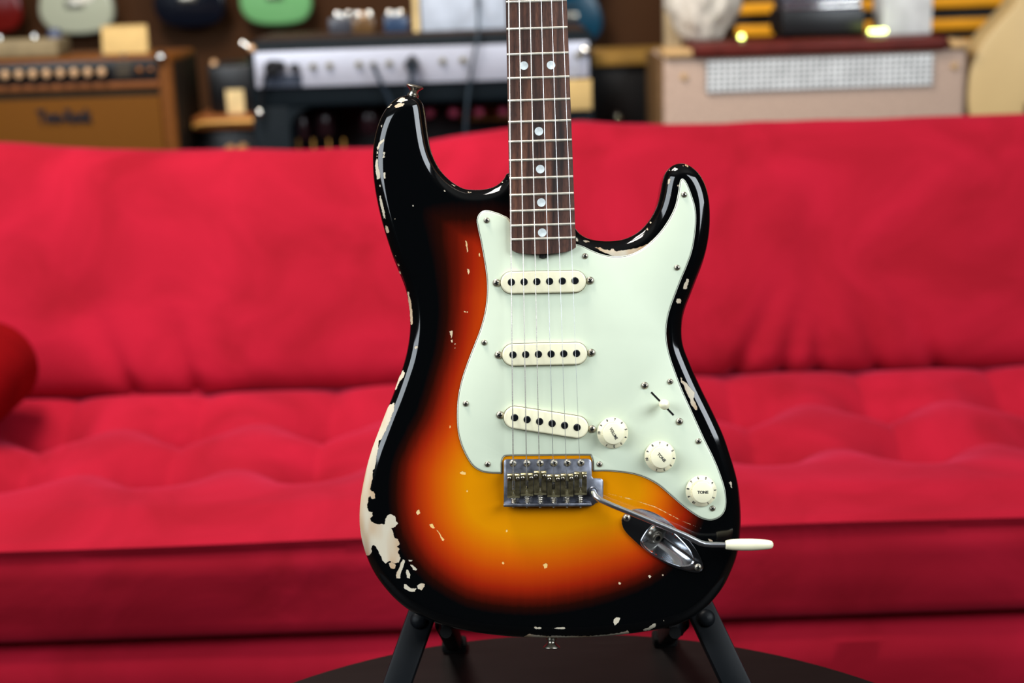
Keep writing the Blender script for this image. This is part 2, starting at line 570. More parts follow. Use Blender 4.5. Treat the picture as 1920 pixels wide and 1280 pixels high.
BURST = [(800, 384), (845, 376), (870, 376), (900, 374), (940, 375), (1000, 390), (1080, 470), (1180, 510), (1235, 540), (1255, 620), (1262, 700), (1290, 780), (1318, 860), (1330, 920),
         (1322, 975), (1296, 1025), (1255, 1075), (1200, 1110), (1100, 1142), (1000, 1155), (900, 1146), (845, 1126), (800, 1096), (765, 1058), (742, 1015), (730, 970), (727, 920),
         (733, 865), (757, 810), (780, 765), (800, 700), (815, 640), (820, 570), (812, 500), (797, 440), (790, 405)]
bd = sdf_poly(VP, resample(BURST, 12))
wid = np.interp(VP[:, 1], [380, 450, 560, 700, 850, 1000, 1160], [400, 270, 180, 150, 142, 156, 155])
wid *= np.interp(VP[:, 0], [700, 1100, 1330], [1.0, 1.0, 0.72])
burst = np.clip(bd / wid, -0.5, 1.4)
for nm, arr in (('chip', chip), ('burst', burst)):
    at = me.attributes.new(nm, 'FLOAT', 'POINT')
    at.data.foreach_set('value', arr.astype(np.float32))
me.polygons.foreach_set('use_smooth', [True] * len(me.polygons))
# lacquer
m = bpy.data.materials.new('sunburst_lacquer')
m.use_nodes = True
nt = m.node_tree
bs = nt.nodes['Principled BSDF']
N = nt.nodes.new
lk = nt.links.new
tc = N('ShaderNodeTexCoord')
nz = N('ShaderNodeTexNoise'); nz.inputs['Scale'].default_value = 900; nz.inputs['Detail'].default_value = 2
lk(tc.outputs['Object'], nz.inputs['Vector'])
ac = N('ShaderNodeAttribute'); ac.attribute_name = 'chip'
ab = N('ShaderNodeAttribute'); ab.attribute_name = 'burst'
mm = N('ShaderNodeMath'); mm.operation = 'MULTIPLY_ADD'; mm.inputs[1].default_value = 1.2; mm.inputs[2].default_value = -0.6
lk(nz.outputs['Fac'], mm.inputs[0])
ad = N('ShaderNodeMath'); ad.operation = 'ADD'
nz3 = N('ShaderNodeTexNoise'); nz3.inputs['Scale'].default_value = 380; nz3.inputs['Detail'].default_value = 1
lk(tc.outputs['Object'], nz3.inputs['Vector'])
m3 = N('ShaderNodeMath'); m3.operation = 'MULTIPLY_ADD'; m3.inputs[1].default_value = 3.0; m3.inputs[2].default_value = -1.5
lk(nz3.outputs['Fac'], m3.inputs[0])
a3_ = N('ShaderNodeMath'); a3_.operation = 'ADD'
lk(mm.outputs[0], a3_.inputs[0]); lk(m3.outputs[0], a3_.inputs[1])
lk(ac.outputs['Fac'], ad.inputs[0]); lk(a3_.outputs[0], ad.inputs[1])
mr = N('ShaderNodeMapRange'); mr.inputs[1].default_value = -0.25; mr.inputs[2].default_value = 0.25
lk(ad.outputs[0], mr.inputs[0])
# the burst: grain lines shift it a little
gm = N('ShaderNodeMapping'); gm.inputs['Scale'].default_value = (1, 0.06, 1)
gn = N('ShaderNodeTexNoise'); gn.inputs['Scale'].default_value = 260
lk(tc.outputs['Object'], gm.inputs['Vector']); lk(gm.outputs['Vector'], gn.inputs['Vector'])
g2 = N('ShaderNodeMath'); g2.operation = 'MULTIPLY_ADD'; g2.inputs[1].default_value = 0.03; g2.inputs[2].default_value = -0.015
lk(gn.outputs['Fac'], g2.inputs[0])
ba = N('ShaderNodeMath'); ba.operation = 'ADD'
lk(ab.outputs['Fac'], ba.inputs[0]); lk(g2.outputs[0], ba.inputs[1])
cr = N('ShaderNodeValToRGB')
el = cr.color_ramp.elements
BR = [(0.0, (5, 6, 7)), (0.10, (34, 9, 5)), (0.2, (86, 17, 7)), (0.33, (148, 32, 10)), (0.5, (184, 60, 10)), (0.7, (202, 94, 8)), (1.0, (212, 134, 5))]
el[0].position, el[0].color = BR[0][0], lin(BR[0][1])
el[1].position, el[1].color = BR[-1][0], lin(BR[-1][1])
for p, c in BR[1:-1]:
    e = el.new(p); e.color = lin(c)
lk(ba.outputs[0], cr.inputs['Fac'])
wn = N('ShaderNodeTexNoise'); wn.inputs['Scale'].default_value = 40
wm = N('ShaderNodeMapping'); wm.inputs['Scale'].default_value = (1, 0.4, 1)
lk(tc.outputs['Object'], wm.inputs['Vector']); lk(wm.outputs['Vector'], wn.inputs['Vector'])
wr = N('ShaderNodeValToRGB')
wr.color_ramp.elements[0].position, wr.color_ramp.elements[0].color = 0.35, lin((178, 142, 102))
wr.color_ramp.elements[1].position, wr.color_ramp.elements[1].color = 0.55, lin((196, 186, 164))
lk(wn.outputs['Fac'], wr.inputs['Fac'])
mx = N('ShaderNodeMix'); mx.data_type = 'RGBA'
cw = N('ShaderNodeMapRange'); cw.inputs[1].default_value = 0.1; cw.inputs[2].default_value = 0.45
lk(ab.outputs['Fac'], cw.inputs[0])
cx_ = N('ShaderNodeMix'); cx_.data_type = 'RGBA'; cx_.inputs[7].default_value = lin((232, 190, 112))
lk(cw.outputs[0], cx_.inputs[0]); lk(wr.outputs['Color'], cx_.inputs[6])
lk(mr.outputs[0], mx.inputs[0]); lk(cr.outputs['Color'], mx.inputs[6]); lk(cx_.outputs[2], mx.inputs[7])
lk(mx.outputs[2], bs.inputs['Base Color'])
rr = N('ShaderNodeMapRange'); rr.inputs[3].default_value = 0.07; rr.inputs[4].default_value = 0.65
lk(mr.outputs[0], rr.inputs[0]); lk(rr.outputs[0], bs.inputs['Roughness'])
bp = N('ShaderNodeBump'); bp.inputs['Strength'].default_value = 0.6; bp.inputs['Distance'].default_value = 0.0004; bp.invert = True
lk(mr.outputs[0], bp.inputs['Height']); lk(bp.outputs['Normal'], bs.inputs['Normal'])
me.materials.append(m)
body = put('body', me, guitar)

# ---- pickguard -------------------------------------------------------------
GUARD = [(952, 407.5), (943, 403), (933.75, 399), (915, 393.8), (904, 395.6), (896.5, 403), (893.75, 413.75), (896, 428), (901, 451), (905.6, 476),
         (910, 502), (913, 530), (912.5, 558), (908, 589), (899, 620.6), (888, 648.75), (876, 680), (866.6, 708), (860, 736), (857, 764), (857, 792.5), (860, 817.5),
         (867, 840), (877.5, 861), (888, 875), (902.5, 883.8), (918, 886.9), (936, 887.5), (941.2, 887.3), (941.6, 882), (941.6, 864.5), (944.5, 857.9), (951, 855),
         (1000, 854.4), (1100, 853.6), (1107, 855.5), (1110.5, 862), (1111.2, 878), (1111.8, 883), (1117, 883.3), (1140, 883.3), (1166, 885.6), (1191, 889.7), (1213, 897.5), (1235, 910), (1257, 928.75),
         (1278.75, 947.5), (1297.5, 961.6), (1313, 971), (1328.75, 975.6), (1341, 974), (1352, 967.8), (1359.5, 956.9), (1362, 941), (1360, 919), (1355, 900.6), (1346, 875.6),
         (1335, 850.6), (1322.5, 825.6), (1308, 794), (1294, 763), (1280, 732), (1267.8, 700.6), (1258, 672.5), (1252, 648.75), (1249.5, 623.75), (1251.9, 598.75),
         (1257.5, 577), (1266.6, 552), (1277.5, 523.75), (1288, 498.75), (1297.8, 470.6), (1303.6, 439), (1305.6, 411), (1304, 389), (1297.8, 367.5), (1290, 347),
         (1284, 337), (1279, 334.2), (1275, 339), (1272, 357), (1266.6, 383), (1258.75, 401.9), (1247.8, 420.6), (1233.75, 439), (1215, 457.5), (1196, 470.3),
         (1177.5, 477.6), (1155.6, 480), (1133.75, 477.5), (1111.9, 470), (1093, 461), (1080.6, 457), (1072, 454), (1055, 452), (1015, 450), (975, 440), (960, 418)]
gr = ccw(np.array([tuple(G(x, y, 0.001).xy) for x, y in resample(GUARD, 2.4, 1)]))
gn2 = normals2d(gr, 1)
gb = MB()
Z0 = -GB.z


def gring(ins, z):
    return [(x, y, Z0 + z) for x, y in gr - gn2 * ins]


steps = [(0, 0.0001, 1), (0.0, 0.0007, 1), (0.0001, 0.0008, 1), (0.00055, 0.0012, 2), (0.0010, 0.0016, 1), (0.00135, 0.0019, 0), (0.0016, 0.0021, 0), (0.0019, 0.0022, 0)]
rings = [gring(i, z) for i, z, _ in steps]
ng = len(gr)
vs = [p for r in rings for p in r]
for i in range(len(rings) - 1):
    gb_f = [(i * ng + k, i * ng + (k + 1) % ng, (i + 1) * ng + (k + 1) % ng, (i + 1) * ng + k) for k in range(ng)]
    gb.f += gb_f
    gb.m += [steps[i + 1][2] if i else 1] * ng
gb.v = [Vector(v) for v in vs]
lr = [Vector(p[:2]) for p in rings[-1]]
tv, te, tf, tov, _e, _f = delaunay_2d_cdt(lr, [], [list(range(ng))], 1, 1e-7)
ti = []
for i, o in enumerate(tov):
    if o:
        ti.append((len(rings) - 1) * ng + o[0])
    else:
        ti.append(len(gb.v))
        gb.v.append(Vector((tv[i].x, tv[i].y, rings[-1][0][2])))
for f in tf:
    gb.f.append([ti[i] for i in f])
    gb.m.append(0)
guard = gb.build('pickguard', [M_mint, M_black_ply, M_mint_edge], guitar, smooth=25)
guard['label'] = 'pale mint pickguard with black ply line'


def screw_mesh(r, name):
    b = MB()
    b.lathe([(r, 0), (r, r * .12), (r * .9, r * .36), (r * .62, r * .56), (r * .3, r * .66), (0, r * .68)], seg=18)
    b.box((0, 0, r * .66), (r * 1.1, r * .28, r * .14), 1)
    b.box((0, 0, r * .66), (r * .28, r * 1.1, r * .14), 1)
    return b.mesh(name, [M_screw, M_dark])


SC_S, SC_P, SC_B = screw_mesh(0.00255, 'screw'), screw_mesh(0.0034, 'screw'), screw_mesh(0.0031, 'screw')
rng = random.Random(2)


def screw(me, px, py, z, parent, name='screw'):
    return put(name, me, parent, G(px, py, z), (0, 0, rng.uniform(0, 1.5)))


for x, y in ((912.5, 413), (908, 642), (873.4, 756.6), (914.4, 870), (1097, 480), (1282.8, 365), (1269.7, 501.6), (1256.6, 715.3), (1309.7, 827), (1124, 870), (1336, 952.8)):
    screw(SC_S, x, y, 0.0021, guard)

# ---- pickups ---------------------------------------------------------------
pole_me = MB().lathe([(0.0027, 0), (0.0027, 0.0014), (0.0024, 0.0017), (0, 0.0017)], seg=18).mesh('pole_piece', M_pole)
hole_me = MB().lathe([(0.0031, 0), (0.0031, 0.0004), (0, 0.0004)], seg=18).mesh('pole_hole', M_dark)


def pickup(lp, rp, ends, h, lab):
    """cover with rounded ends, six pole pieces; lp, rp = photo positions of the outer poles"""
    zt = h
    a, b = G(*ends[0], zt), G(*ends[1], zt)
    c = (a + b) / 2
    ang = math.atan2((b - a).y, (b - a).x)
    L = (b - a).length
    W = 0.0186
    M = Matrix.Translation((c.x, c.y, Z0)) @ Matrix.Rotation(ang, 4, 'Z')

    def stad(ins, z):
        r = W / 2 - ins
        hx = L / 2 - W / 2
        out = []
        for k in range(17):
            t = -PI / 2 + PI * k / 16
            out.append((hx + r * math.cos(t), r * math.sin(t), z))
        for k in range(17):
            t = PI / 2 + PI * k / 16
            out.append((-hx + r * math.cos(t), r * math.sin(t), z))
        return out
    cov = MB().loft([stad(0, 0.0004), stad(0, zt - .0012), stad(.0003, zt - .0005), stad(.0009, zt - .0001), stad(.0014, zt)], M=M)
    cov.loft([stad(-0.0005, 0.0020), stad(-0.0005, 0.00232)], 1, M=M)
    o = cov.build('pickup', [M_ivory, M_gap], guitar, smooth=50)
    o['label'] = lab
    for i in range(6):
        t = i / 5
        x, y = lp[0] + (rp[0] - lp[0]) * t, lp[1] + (rp[1] - lp[1]) * t
        put('pole_hole', hole_me, o, G(x, y, zt - 0.0003))
        put('pole_piece', pole_me, o, G(x, y, zt - 0.0008))
    return o


p1 = pickup((958.8, 528.9), (1078.3, 526.2), ((938.7, 530.0), (1099, 526.8)), 0.0062, 'ivory pickup below the end of the neck')
p2 = pickup((961.9, 665), (1081, 662.4), ((941.6, 665.5), (1101.3, 662)), 0.0066, 'ivory middle pickup')
p3 = pickup((965, 782.7), (1082, 801), ((944.7, 779.5), (1103, 804)), 0.0072, 'slanted ivory pickup near the bridge')
for o, pts in ((p1, ((931.2, 530.2), (1106.4, 526))), (p2, ((934.7, 665.3), (1109, 661))), (p3, ((937.8, 777.8), (1110, 804)))):
    for x, y in pts:
        screw(SC_P, x, y, 0.0021, o)

# ---- selector switch -------------------------------------------------------
sw = MB()
a, b = G(1221, 735, .0021), G(1263, 778, .0021)
sw.bar(a, b, 0.0016, 0.0006, (a - b).cross(Vector((0, 0, 1))))
swo = sw.build('selector_switch', M_dark, guitar)
tip = MB().lathe([(0.0012, 0), (0.0012, 0.006), (0.0034, 0.0065), (0.0042, 0.009), (0.0044, 0.012), (0.0040, 0.0145), (0.0028, 0.0162), (0, 0.0168)],
                 frame(G(1240.5, 755.5, 0.0021), (0.10, -0.06, 1)), 20)
tip.build('switch_tip', M_ivory, swo, smooth=60)
for x, y in ((1209, 722.5), (1274, 790)):
    screw(SC_B, x, y, 0.0021, swo)


# ---- knobs -----------------------------------------------------------------
def knob_mesh():
    b = MB()
    seg = 96
    rings = []
    for r, z, fl in ((0.0128, 0.0003, 0), (0.0131, 0.0007, 0), (0.0131, 0.0016, 0), (0.0127, 0.0021, 0), (0.0099, 0.0040, 0), (0.0097, 0.0042, 1), (0.0092, 0.0108, 1), (0.0091, 0.0112, 0),
                     (0.0088, 0.0118, 0), (0.0082, 0.0121, 0)):
        rings.append([((r - (0.0008 if fl and k % 2 else 0)) * math.cos(2 * PI * k / seg), (r - (0.0008 if fl and k % 2 else 0)) * math.sin(2 * PI * k / seg), z) for k in range(seg)])
    b.loft(rings)
    return b.mesh('control_knob', M_ivory, smooth=30)


kn_me = knob_mesh()


def flat_text(body, width, size, depth=0.0001):
    me = text_mesh(body, size, depth)
    if not me.materials:
        me.materials.append(M_ink)
    xs = [v.co.x for v in me.vertices]
    return me, width / (max(xs) - min(xs))


def knob(px, py, word, wwidth, wang, a10, lab):
    c = G(px, py, 0.0022)
    o = put('control_knob', kn_me, guitar, c)
    o['label'] = lab
    me, s = flat_text(word, wwidth, 0.0034)
    t = put('knob_lettering', me, o, (0, 0, 0.01213), (0, 0, math.radians(wang)))
    t.scale = (s, 1, 1)
    for n in range(1, 11):
        a = math.radians(a10 - (10 - n) * 33.0)
        me, s = flat_text(str(n), 1, 0.0033)
        rr, zz = 0.0114, 0.00305
        M = Matrix.Translation((rr * math.cos(a), rr * math.sin(a), zz)) @ Matrix.Rotation(a - PI / 2, 4, 'Z') @ Matrix.Rotation(math.radians(-34), 4, 'X')
        q = put('numeral', me, o)
        q.matrix_basis = M @ Matrix.Diagonal((0.8, 1, 1, 1))
    return o


knob(1148.4, 811, 'VOLUME', 0.0108, -61, 180, 'ivory control knob lettered VOLUME')
knob(1237.5, 855.3, 'TONE', 0.0090, -48, 191, 'middle ivory control knob lettered TONE')
knob(1314.4, 920, 'TONE', 0.0092, 0, 236, 'lowest ivory control knob lettered TONE')

# ---- neck, fretboard -------------------------------------------------------
NZ0, NZ1 = 0.0030, 0.0086


def nx(py):
    return 948.2 + 0.0188 * py, 1062.6 + 0.0372 * py


YN = -610
M_rose = bpy.data.materials.new('rosewood')
M_rose.use_nodes = True
nt = M_rose.node_tree
bs = nt.nodes['Principled BSDF']
N = nt.nodes.new
lk = nt.links.new
tc = N('ShaderNodeTexCoord'); mp = N('ShaderNodeMapping'); mp.inputs['Scale'].default_value = (1, 0.045, 1)
n1 = N('ShaderNodeTexNoise'); n1.inputs['Scale'].default_value = 190; n1.inputs['Detail'].default_value = 6; n1.inputs['Distortion'].default_value = 0.4
cr = N('ShaderNodeValToRGB')
el = cr.color_ramp.elements
el[0].position, el[0].color = 0.3, lin((30, 18, 14))
el[1].position, el[1].color = 0.72, lin((112, 72, 53))
e = el.new(0.46); e.color = lin((64, 39, 30))
e = el.new(0.58); e.color = lin((86, 53, 40))
lk(tc.outputs['Object'], mp.inputs['Vector']); lk(mp.outputs['Vector'], n1.inputs['Vector'])
lk(n1.outputs['Fac'], cr.inputs['Fac'])
n2 = N('ShaderNodeTexNoise'); n2.inputs['Scale'].default_value = 1500; n2.inputs['Detail'].default_value = 1
mp2 = N('ShaderNodeMapping'); mp2.inputs['Scale'].default_value = (1, 0.12, 1)
lk(tc.outputs['Object'], mp2.inputs['Vector']); lk(mp2.outputs['Vector'], n2.inputs['Vector'])
r2 = N('ShaderNodeMapRange'); r2.inputs[1].default_value = 0.35; r2.inputs[2].default_value = 0.5; r2.inputs[3].default_value = 0.62; r2.inputs[4].default_value = 1.0
lk(n2.outputs['Fac'], r2.inputs[0])
mx = N('ShaderNodeMix'); mx.data_type = 'RGBA'; mx.blend_type = 'MULTIPLY'; mx.inputs[0].default_value = 1
lk(cr.outputs['Color'], mx.inputs[6]); lk(r2.outputs[0], mx.inputs[7])
lk(mx.outputs[2], bs.inputs['Base Color'])
bs.inputs['Roughness'].default_value = 0.45
M_maple = mk('aged_maple', (196, 140, 82), 0.3, 0, 0.08, 60, stretch=(1, .1, 1))

fb = MB()
rows = [YN + (462 - YN) * i / 24 for i in range(25)]
NCX = 12
rings = []


def fb_ring(pyL, end=0):
    xl, xr = nx(pyL)
    pts = []
    for i in range(NCX + 1):
        u = i / NCX
        x = xl + (xr - xl) * u
        y = pyL - 3.8 * u
        if end:
            y += end * (1 - (2 * u - 1) ** 2) ** 0.5 * 11
        pts.append(G(x, y, NZ1 - 0.0011 * (2 * u - 1) ** 2))
    bot = []
    for i in range(NCX, -1, -1):
        p = pts[i].copy()
        p.z = NZ0 - GB.z
        bot.append(p)
    return pts + bot


for y in rows:
    rings.append(fb_ring(y))
for e in (0.35, 0.7, 1.0):
    rings.append(fb_ring(462 + 5 * e, e))
fb.loft(rings)
board = fb.build('fretboard', M_rose, guitar, smooth=40)
neck = MB()
rings = []
for y in [YN - 20, YN, -300, 0, 250, 320, 330, 455]:
    xl, xr = nx(y)
    deep = 0.0145 if y <= 250 else 0.016
    ring = []
    for i in range(13):
        u = i / 12
        t = PI * u
        x = (xl + xr) / 2 - (xr - xl) / 2 * 0.985 * math.cos(t)
        ring.append(G(x, y, NZ0) + Vector((0, 0, -deep * math.sin(t) ** (0.7 if y <= 250 else 0.25))))
    rings.append(ring)
neck.loft(rings)
neck.build('neck', M_maple, guitar, smooth=60)
hs = MB()
head = [(938, -628), (1040, -628), (1052, -660), (1076, -690), (1080, -730), (1064, -790), (1062, -900), (1056, -1000), (1030, -1040), (985, -1045), (950, -1020), (938, -975),
        (962, -945), (956, -920), (922, -900), (914, -860), (916, -720), (930, -660)]
hr = resample(head, 14)
hs.loft([[G(x, y, -0.008) for x, y in hr], [G(x, y, 0.004) for x, y in hr]])
hs.build('headstock', M_maple, guitar, bevel=0.0015)
xl, xr = nx(YN)
nut = MB().bar(G(xl, YN + 4, NZ1 - .0005), G(xr, YN, NZ1 - .0005), 0.0035, 0.004, (0, 1, 0)).build('nut', M_ivory, guitar, bevel=0.0004)
FR = {9: 4.1, 10: 55, 11: 102.6, 12: 147.3, 13: 189.2, 14: 229.2, 15: 266, 16: 301, 17: 334.7, 18: 366, 19: 396, 20: 423.4, 21: 449.2}
for n in range(1, 9):
    FR[n] = 902.5 - 755.3 * 2 ** ((12 - n) / 12)
for n in sorted(FR):
    yl = FR[n]
    xl, xr = nx(yl)
    pts = []
    for i in range(9):
        u = i / 8
        pts.append(G(xl + 0.6 + (xr - xl - 1.2) * u, yl - 3.8 * u, NZ1 - 0.0011 * (2 * u - 1) ** 2 + 0.0002))
    MB().tube(pts, 0.00115, 8).build('fret', M_fret, board)
inl = MB().lathe([(0.0036, 0), (0.0036, 0.00025), (0, 0.00025)], seg=24).mesh('inlay', mk('pearl', (214, 222, 222), 0.25, 0, 0.14, 130))
for x, y in ((982.3, 123), (1033.2, 122), (1010.5, 246), (1013, 317), (1015, 379.5), (1016.6, 436), (1003.5, -58), (1000.5, -190), (997, -334)):
    xl, xr = nx(y)
    u = (x - xl) / (xr - xl)
    put('inlay', inl, board, G(x, y, NZ1 - 0.0011 * (2 * u - 1) ** 2 - 0.00008))
MB().lathe([(0.0032, 0), (0.0032, 0.004), (0.001, 0.0045), (0, 0.0045)], frame(G(1018, 474.5, 0.0035), (0, -1, 0)), 16).build('truss_rod_nut', M_dark, guitar)

# ---- strings ---------------------------------------------------------------
M_string = mk('plain_steel_string', (176, 176, 176), 0.35, 1.0, 0.05, 500)
M_wound = mk('wound_string', (172, 168, 160), 0.4, 1.0, 0.2, 2600, stretch=(0.02, 1, 0.02))
SX0 = (953.8, 973.4, 993.7, 1014.6, 1034, 1054.3)
SX1 = (961.9, 986.8, 1010.6, 1036.6, 1060.8, 1086.2)
STOP = (893, 892, 889, 894, 893, 890)
for i in range(6):
    f = (SX1[i] - SX0[i]) / 850.0
    x = lambda y: SX0[i] + f * y
    ze, zs = 0.0106, 0.0150
    pts = [G(x(YN), YN, ze)]
    for y in (-300, 0, 300, 600):
        pts.append(G(x(y), y, ze + (zs - ze) * (y - YN) / (890 - YN)))
    pts += [G(x(STOP[i]), STOP[i] - 3, zs), G(x(STOP[i]), STOP[i] + 3, zs - 0.0005), G(x(905), 910, 0.0098), G(x(905), 914, 0.006)]
    r = (0.00050, 0.00043, 0.00036, 0.00026, 0.00022, 0.00018)[i]
    s = MB().tube(pts, r, 8).build('string', M_wound if i < 3 else M_string, guitar)

# ---- bridge ----------------------------------------------------------------
bl = [(944.5, 866), (946, 862), (950, 860.5), (1103, 859.5), (1108, 862), (1109.5, 867), (1109.8, 893), (1112, 896), (1126, 896.5), (1130.5, 899), (1131.5, 904), (1131, 934), (1128, 940),
      (1117, 943), (1113, 947), (1108, 949), (948, 949), (944.5, 946)]
bp_ = MB()
bp_.loft([[G(x, y, z) for x, y in bl] for z in (0.0026, 0.0046)])
bridge = bp_.build('bridge', M_plate, guitar, bevel=0.0008)
bw = MB().box((0, 0, 0), ((1109 - 945) * _k0, 0.0028, 0.0075))
wl = put('bridge_lip', bw.mesh('bridge_lip', M_plate, bevel=0.0006), bridge, G(1026.5, 945.8, 0.0076))
wl.rotation_euler = (0, 0, math.radians(0.4))
for i in range(6):
    x0 = (961.6, 988, 1013, 1038.8, 1064, 1089.3)[i]
    screw(SC_B, x0, 868.2 - 0.2 * i, 0.0046, bridge, 'mounting_screw')
    cx = (962.8, 988, 1012.8, 1038, 1063.2, 1088.6)[i]
    yt = (893, 892, 888, 894.5, 893, 889.5)[i]
    yb = (932.5, 929, 927, 931, 930, 927)[i]
    hw = 11.6
    s = MB()
    zt = 0.0136
    k = _k0

    def bx(xa, xb, ya, yb_, za, zb_):
        p, q = G(xa, ya, (za + zb_) / 2), G(xb, yb_, (za + zb_) / 2)
        s.box(((p.x + q.x) / 2, (p.y + q.y) / 2, (za + zb_) / 2 - GB.z), (abs(q.x - p.x), abs(q.y - p.y), abs(zb_ - za)))
    # folded saddle: two side strips, rounded crest, rear flange
    def strip(xa, xb):
        vs, n = [], 0
        pr = [(yb, 0.0052), (yb - 1, 0.0098), (yb - 9, 0.0106), (yt + 6, 0.0118), (yt + 2, 0.0134), (yt - 2, 0.0138), (yt - 5, 0.0126), (yt - 6, 0.0095)]
        top = [[G(xa, y, z), G(xb, y, z)] for y, z in pr]
        bot = [[G(xa, y + (1.5 if j == 0 else 0) - (3 if j == 0 else 0), z - 0.0013) if j else G(xa, y - 3, z), G(xb, y, z - 0.0013) if j else G(xb, y - 3, z)] for j, (y, z) in enumerate(pr)]
        rings = [[top[j][0], top[j][1], bot[j][1], bot[j][0]] for j in range(len(pr))]
        s.loft(rings)
    strip(cx - hw, cx - 2.6)
    strip(cx + 2.6, cx + hw)
    bx(cx - hw, cx + hw, yb - 8, yb, 0.0052, 0.0100)
    bx(cx - 3.2, cx + 3.2, yt - 5, yt + 8, 0.0098, 0.0130)
    bx(cx - 3.2, cx + 3.2, yb - 14, yb - 2, 0.0070, 0.0096)
    so = s.build('saddle', M_saddle, bridge, bevel=0.00025, bseg=1)
    for dx in (-8, 8):
        hsx = MB().lathe([(0.0017, 0), (0.0017, 0.0012), (0.0013, 0.0016), (0.0008, 0.0016), (0.0008, 0.0010), (0, 0.0010)], frame(G(cx + dx, yt + 3.5, 0.0128), (0, -0.35, 1)), 12)
        hsx.build('height_screw', M_nickel, bridge)
    MB().tube([G(cx, yb - 12, 0.0086), G(cx, 951, 0.0086)], 0.0011, 8).build('intonation_screw', M_nickel, bridge)
    sp = []
    y0, y1, turns = yb + 1, 943, 4
    for j in range(turns * 10 + 1):
        a = 2 * PI * j / 10
        c = G(cx, y0 + (y1 - y0) * j / (turns * 10), 0.0086)
        sp.append(c + Vector((0.0021 * math.cos(a), 0, 0.0021 * math.sin(a))))
    MB().tube(sp, 0.00034, 5).build('spring', M_nickel, bridge)

# ---- vibrato arm -----------------------------------------------------------
arm = MB()
key = [(1112, 921, 0.003), (1112.2, 921.5, 0.0095), (1113, 924, 0.0135), (1117, 931, 0.0165), (1126, 937.5, 0.018), (1150, 948, 0.0195), (1200, 968, 0.0215), (1250, 988.5, 0.0235), (1285, 1003.5, 0.025),
       (1300, 1011, 0.0255), (1312, 1017, 0.026), (1322, 1020, 0.026), (1335, 1021, 0.026), (1366, 1021, 0.026)]
arm.tube([G(*p) for p in key], 0.0024, 14)
armo = arm.build('vibrato_arm', M_arm, guitar, smooth=60)
arm_c = MB().lathe([(0.0042, 0), (0.0042, 0.0012), (0.0036, 0.0018), (0.0026, 0.0018)], frame(G(1112, 921, 0.0046), (0, 0, 1)), 20).build('arm_collar', M_plate, armo)
k = (DG - 0.026) / FPX
tp = MB().lathe([(0.0021, 0), (0.0034, 0.0002), (0.0039, 0.0012), (0.0046, 0.006), (0.0050, 0.013), (0.0050, 0.022), (0.0045, 0.030), (0.0038, 0.0362), (0.0030, 0.0385), (0.0016, 0.0396), (0, 0.0398)],
                frame(G(1360, 1021, 0.026), (1, 0.004, 0)), 24)
tp.build('arm_tip', M_ivory, armo, smooth=60)

# ---- jack plate ------------------------------------------------------------
JP = [(1164.7, 980), (1166.5, 971), (1172, 963), (1182.6, 955.5), (1200, 952.9), (1224, 959.4), (1248, 972.8), (1268.7, 990.6), (1289.5, 1010), (1305.8, 1030.7), (1316, 1050), (1319.3, 1062), (1315, 1071),
      (1304, 1073.5), (1283.5, 1069.5), (1259.8, 1061.9), (1236, 1050), (1212, 1033.7), (1188.5, 1012.9), (1171, 995)]
jr = resample(JP, 3.0, 1)
nj = len(jr)
cxy = np.array([1242.0, 1013.0])


def polar_ring(poly, n):
    """n points of a star-shaped outline at even angles about the plate's middle"""
    Pp = np.array(resample(poly, 1.0)) - cxy
    an = np.arctan2(Pp[:, 1], Pp[:, 0])
    rd = np.linalg.norm(Pp, axis=1)
    o = np.argsort(an)
    q = np.linspace(-PI, PI, n, endpoint=False)
    r = np.interp(q, an[o], rd[o], period=2 * PI)
    return np.c_[cxy[0] + r * np.cos(q), cxy[1] + r * np.sin(q)]


nP = 96
o_, d_ = polar_ring(JP, nP), polar_ring(JD, nP)
jm = MB()
inn = lambda P, s: cxy + (P - cxy) * s


def zdish(P, sf):
    # deepest where the jack sits, ramping up towards the lower right end
    u = (P[:, 0] - 1205) * 0.72 + (P[:, 1] - 995) * 0.69
    deep = np.interp(u, [0, 16, 32, 60, 85, 108], [0.010, 0.0125, 0.0122, 0.0095, 0.0065, 0.0035])
    return 0.0022 - deep * (1 - sf ** 2.4)


rings = []
prs = [(o_, np.full(nP, 0.0002)), (o_, np.full(nP, 0.0012)), (inn(o_, .985), np.full(nP, 0.0018)), (d_ + (d_ - cxy) * .05, np.full(nP, 0.0018)), (d_ + (d_ - cxy) * .015, np.full(nP, 0.0025))]
for sf in (1.0, .96, .91, .85, .78, .7, .6, .5, .4, .3, .2, .1, .03):
    prs.append((inn(d_, sf), zdish(inn(d_, sf), sf)))
for P, zz in prs:
    rings.append([G(P[i, 0], P[i, 1], zz[i]) for i in range(nP)])
jm.loft(rings, cap0=False)
jack = jm.build('jack_plate', M_chrome, guitar, smooth=40)
jax = (0.42, -0.35, 0.84)
jn = MB().lathe([(0.0058, -0.002), (0.0058, 0.0012), (0.0048, 0.0016), (0.0044, 0.0030), (0.0036, 0.0034), (0.0026, 0.0034), (0.0026, 0.0012), (0, 0.0012)], frame(G(1230, 1006, -0.0068), jax), 20)
jn.f = jn.f
jno = jn.build('jack_socket', M_nickel, jack)
MB().lathe([(0.0025, 0), (0.0025, 0.0004), (0, 0.0004)], frame(G(1230, 1006, -0.0068) + Vector(jax).normalized() * 0.0014, jax), 16).build('jack_hole', M_dark, jack)
screw(SC_B, 1308.8, 1063.5, 0.0016, jack)
screw(SC_B, 1175, 970.5, 0.0016, jack)

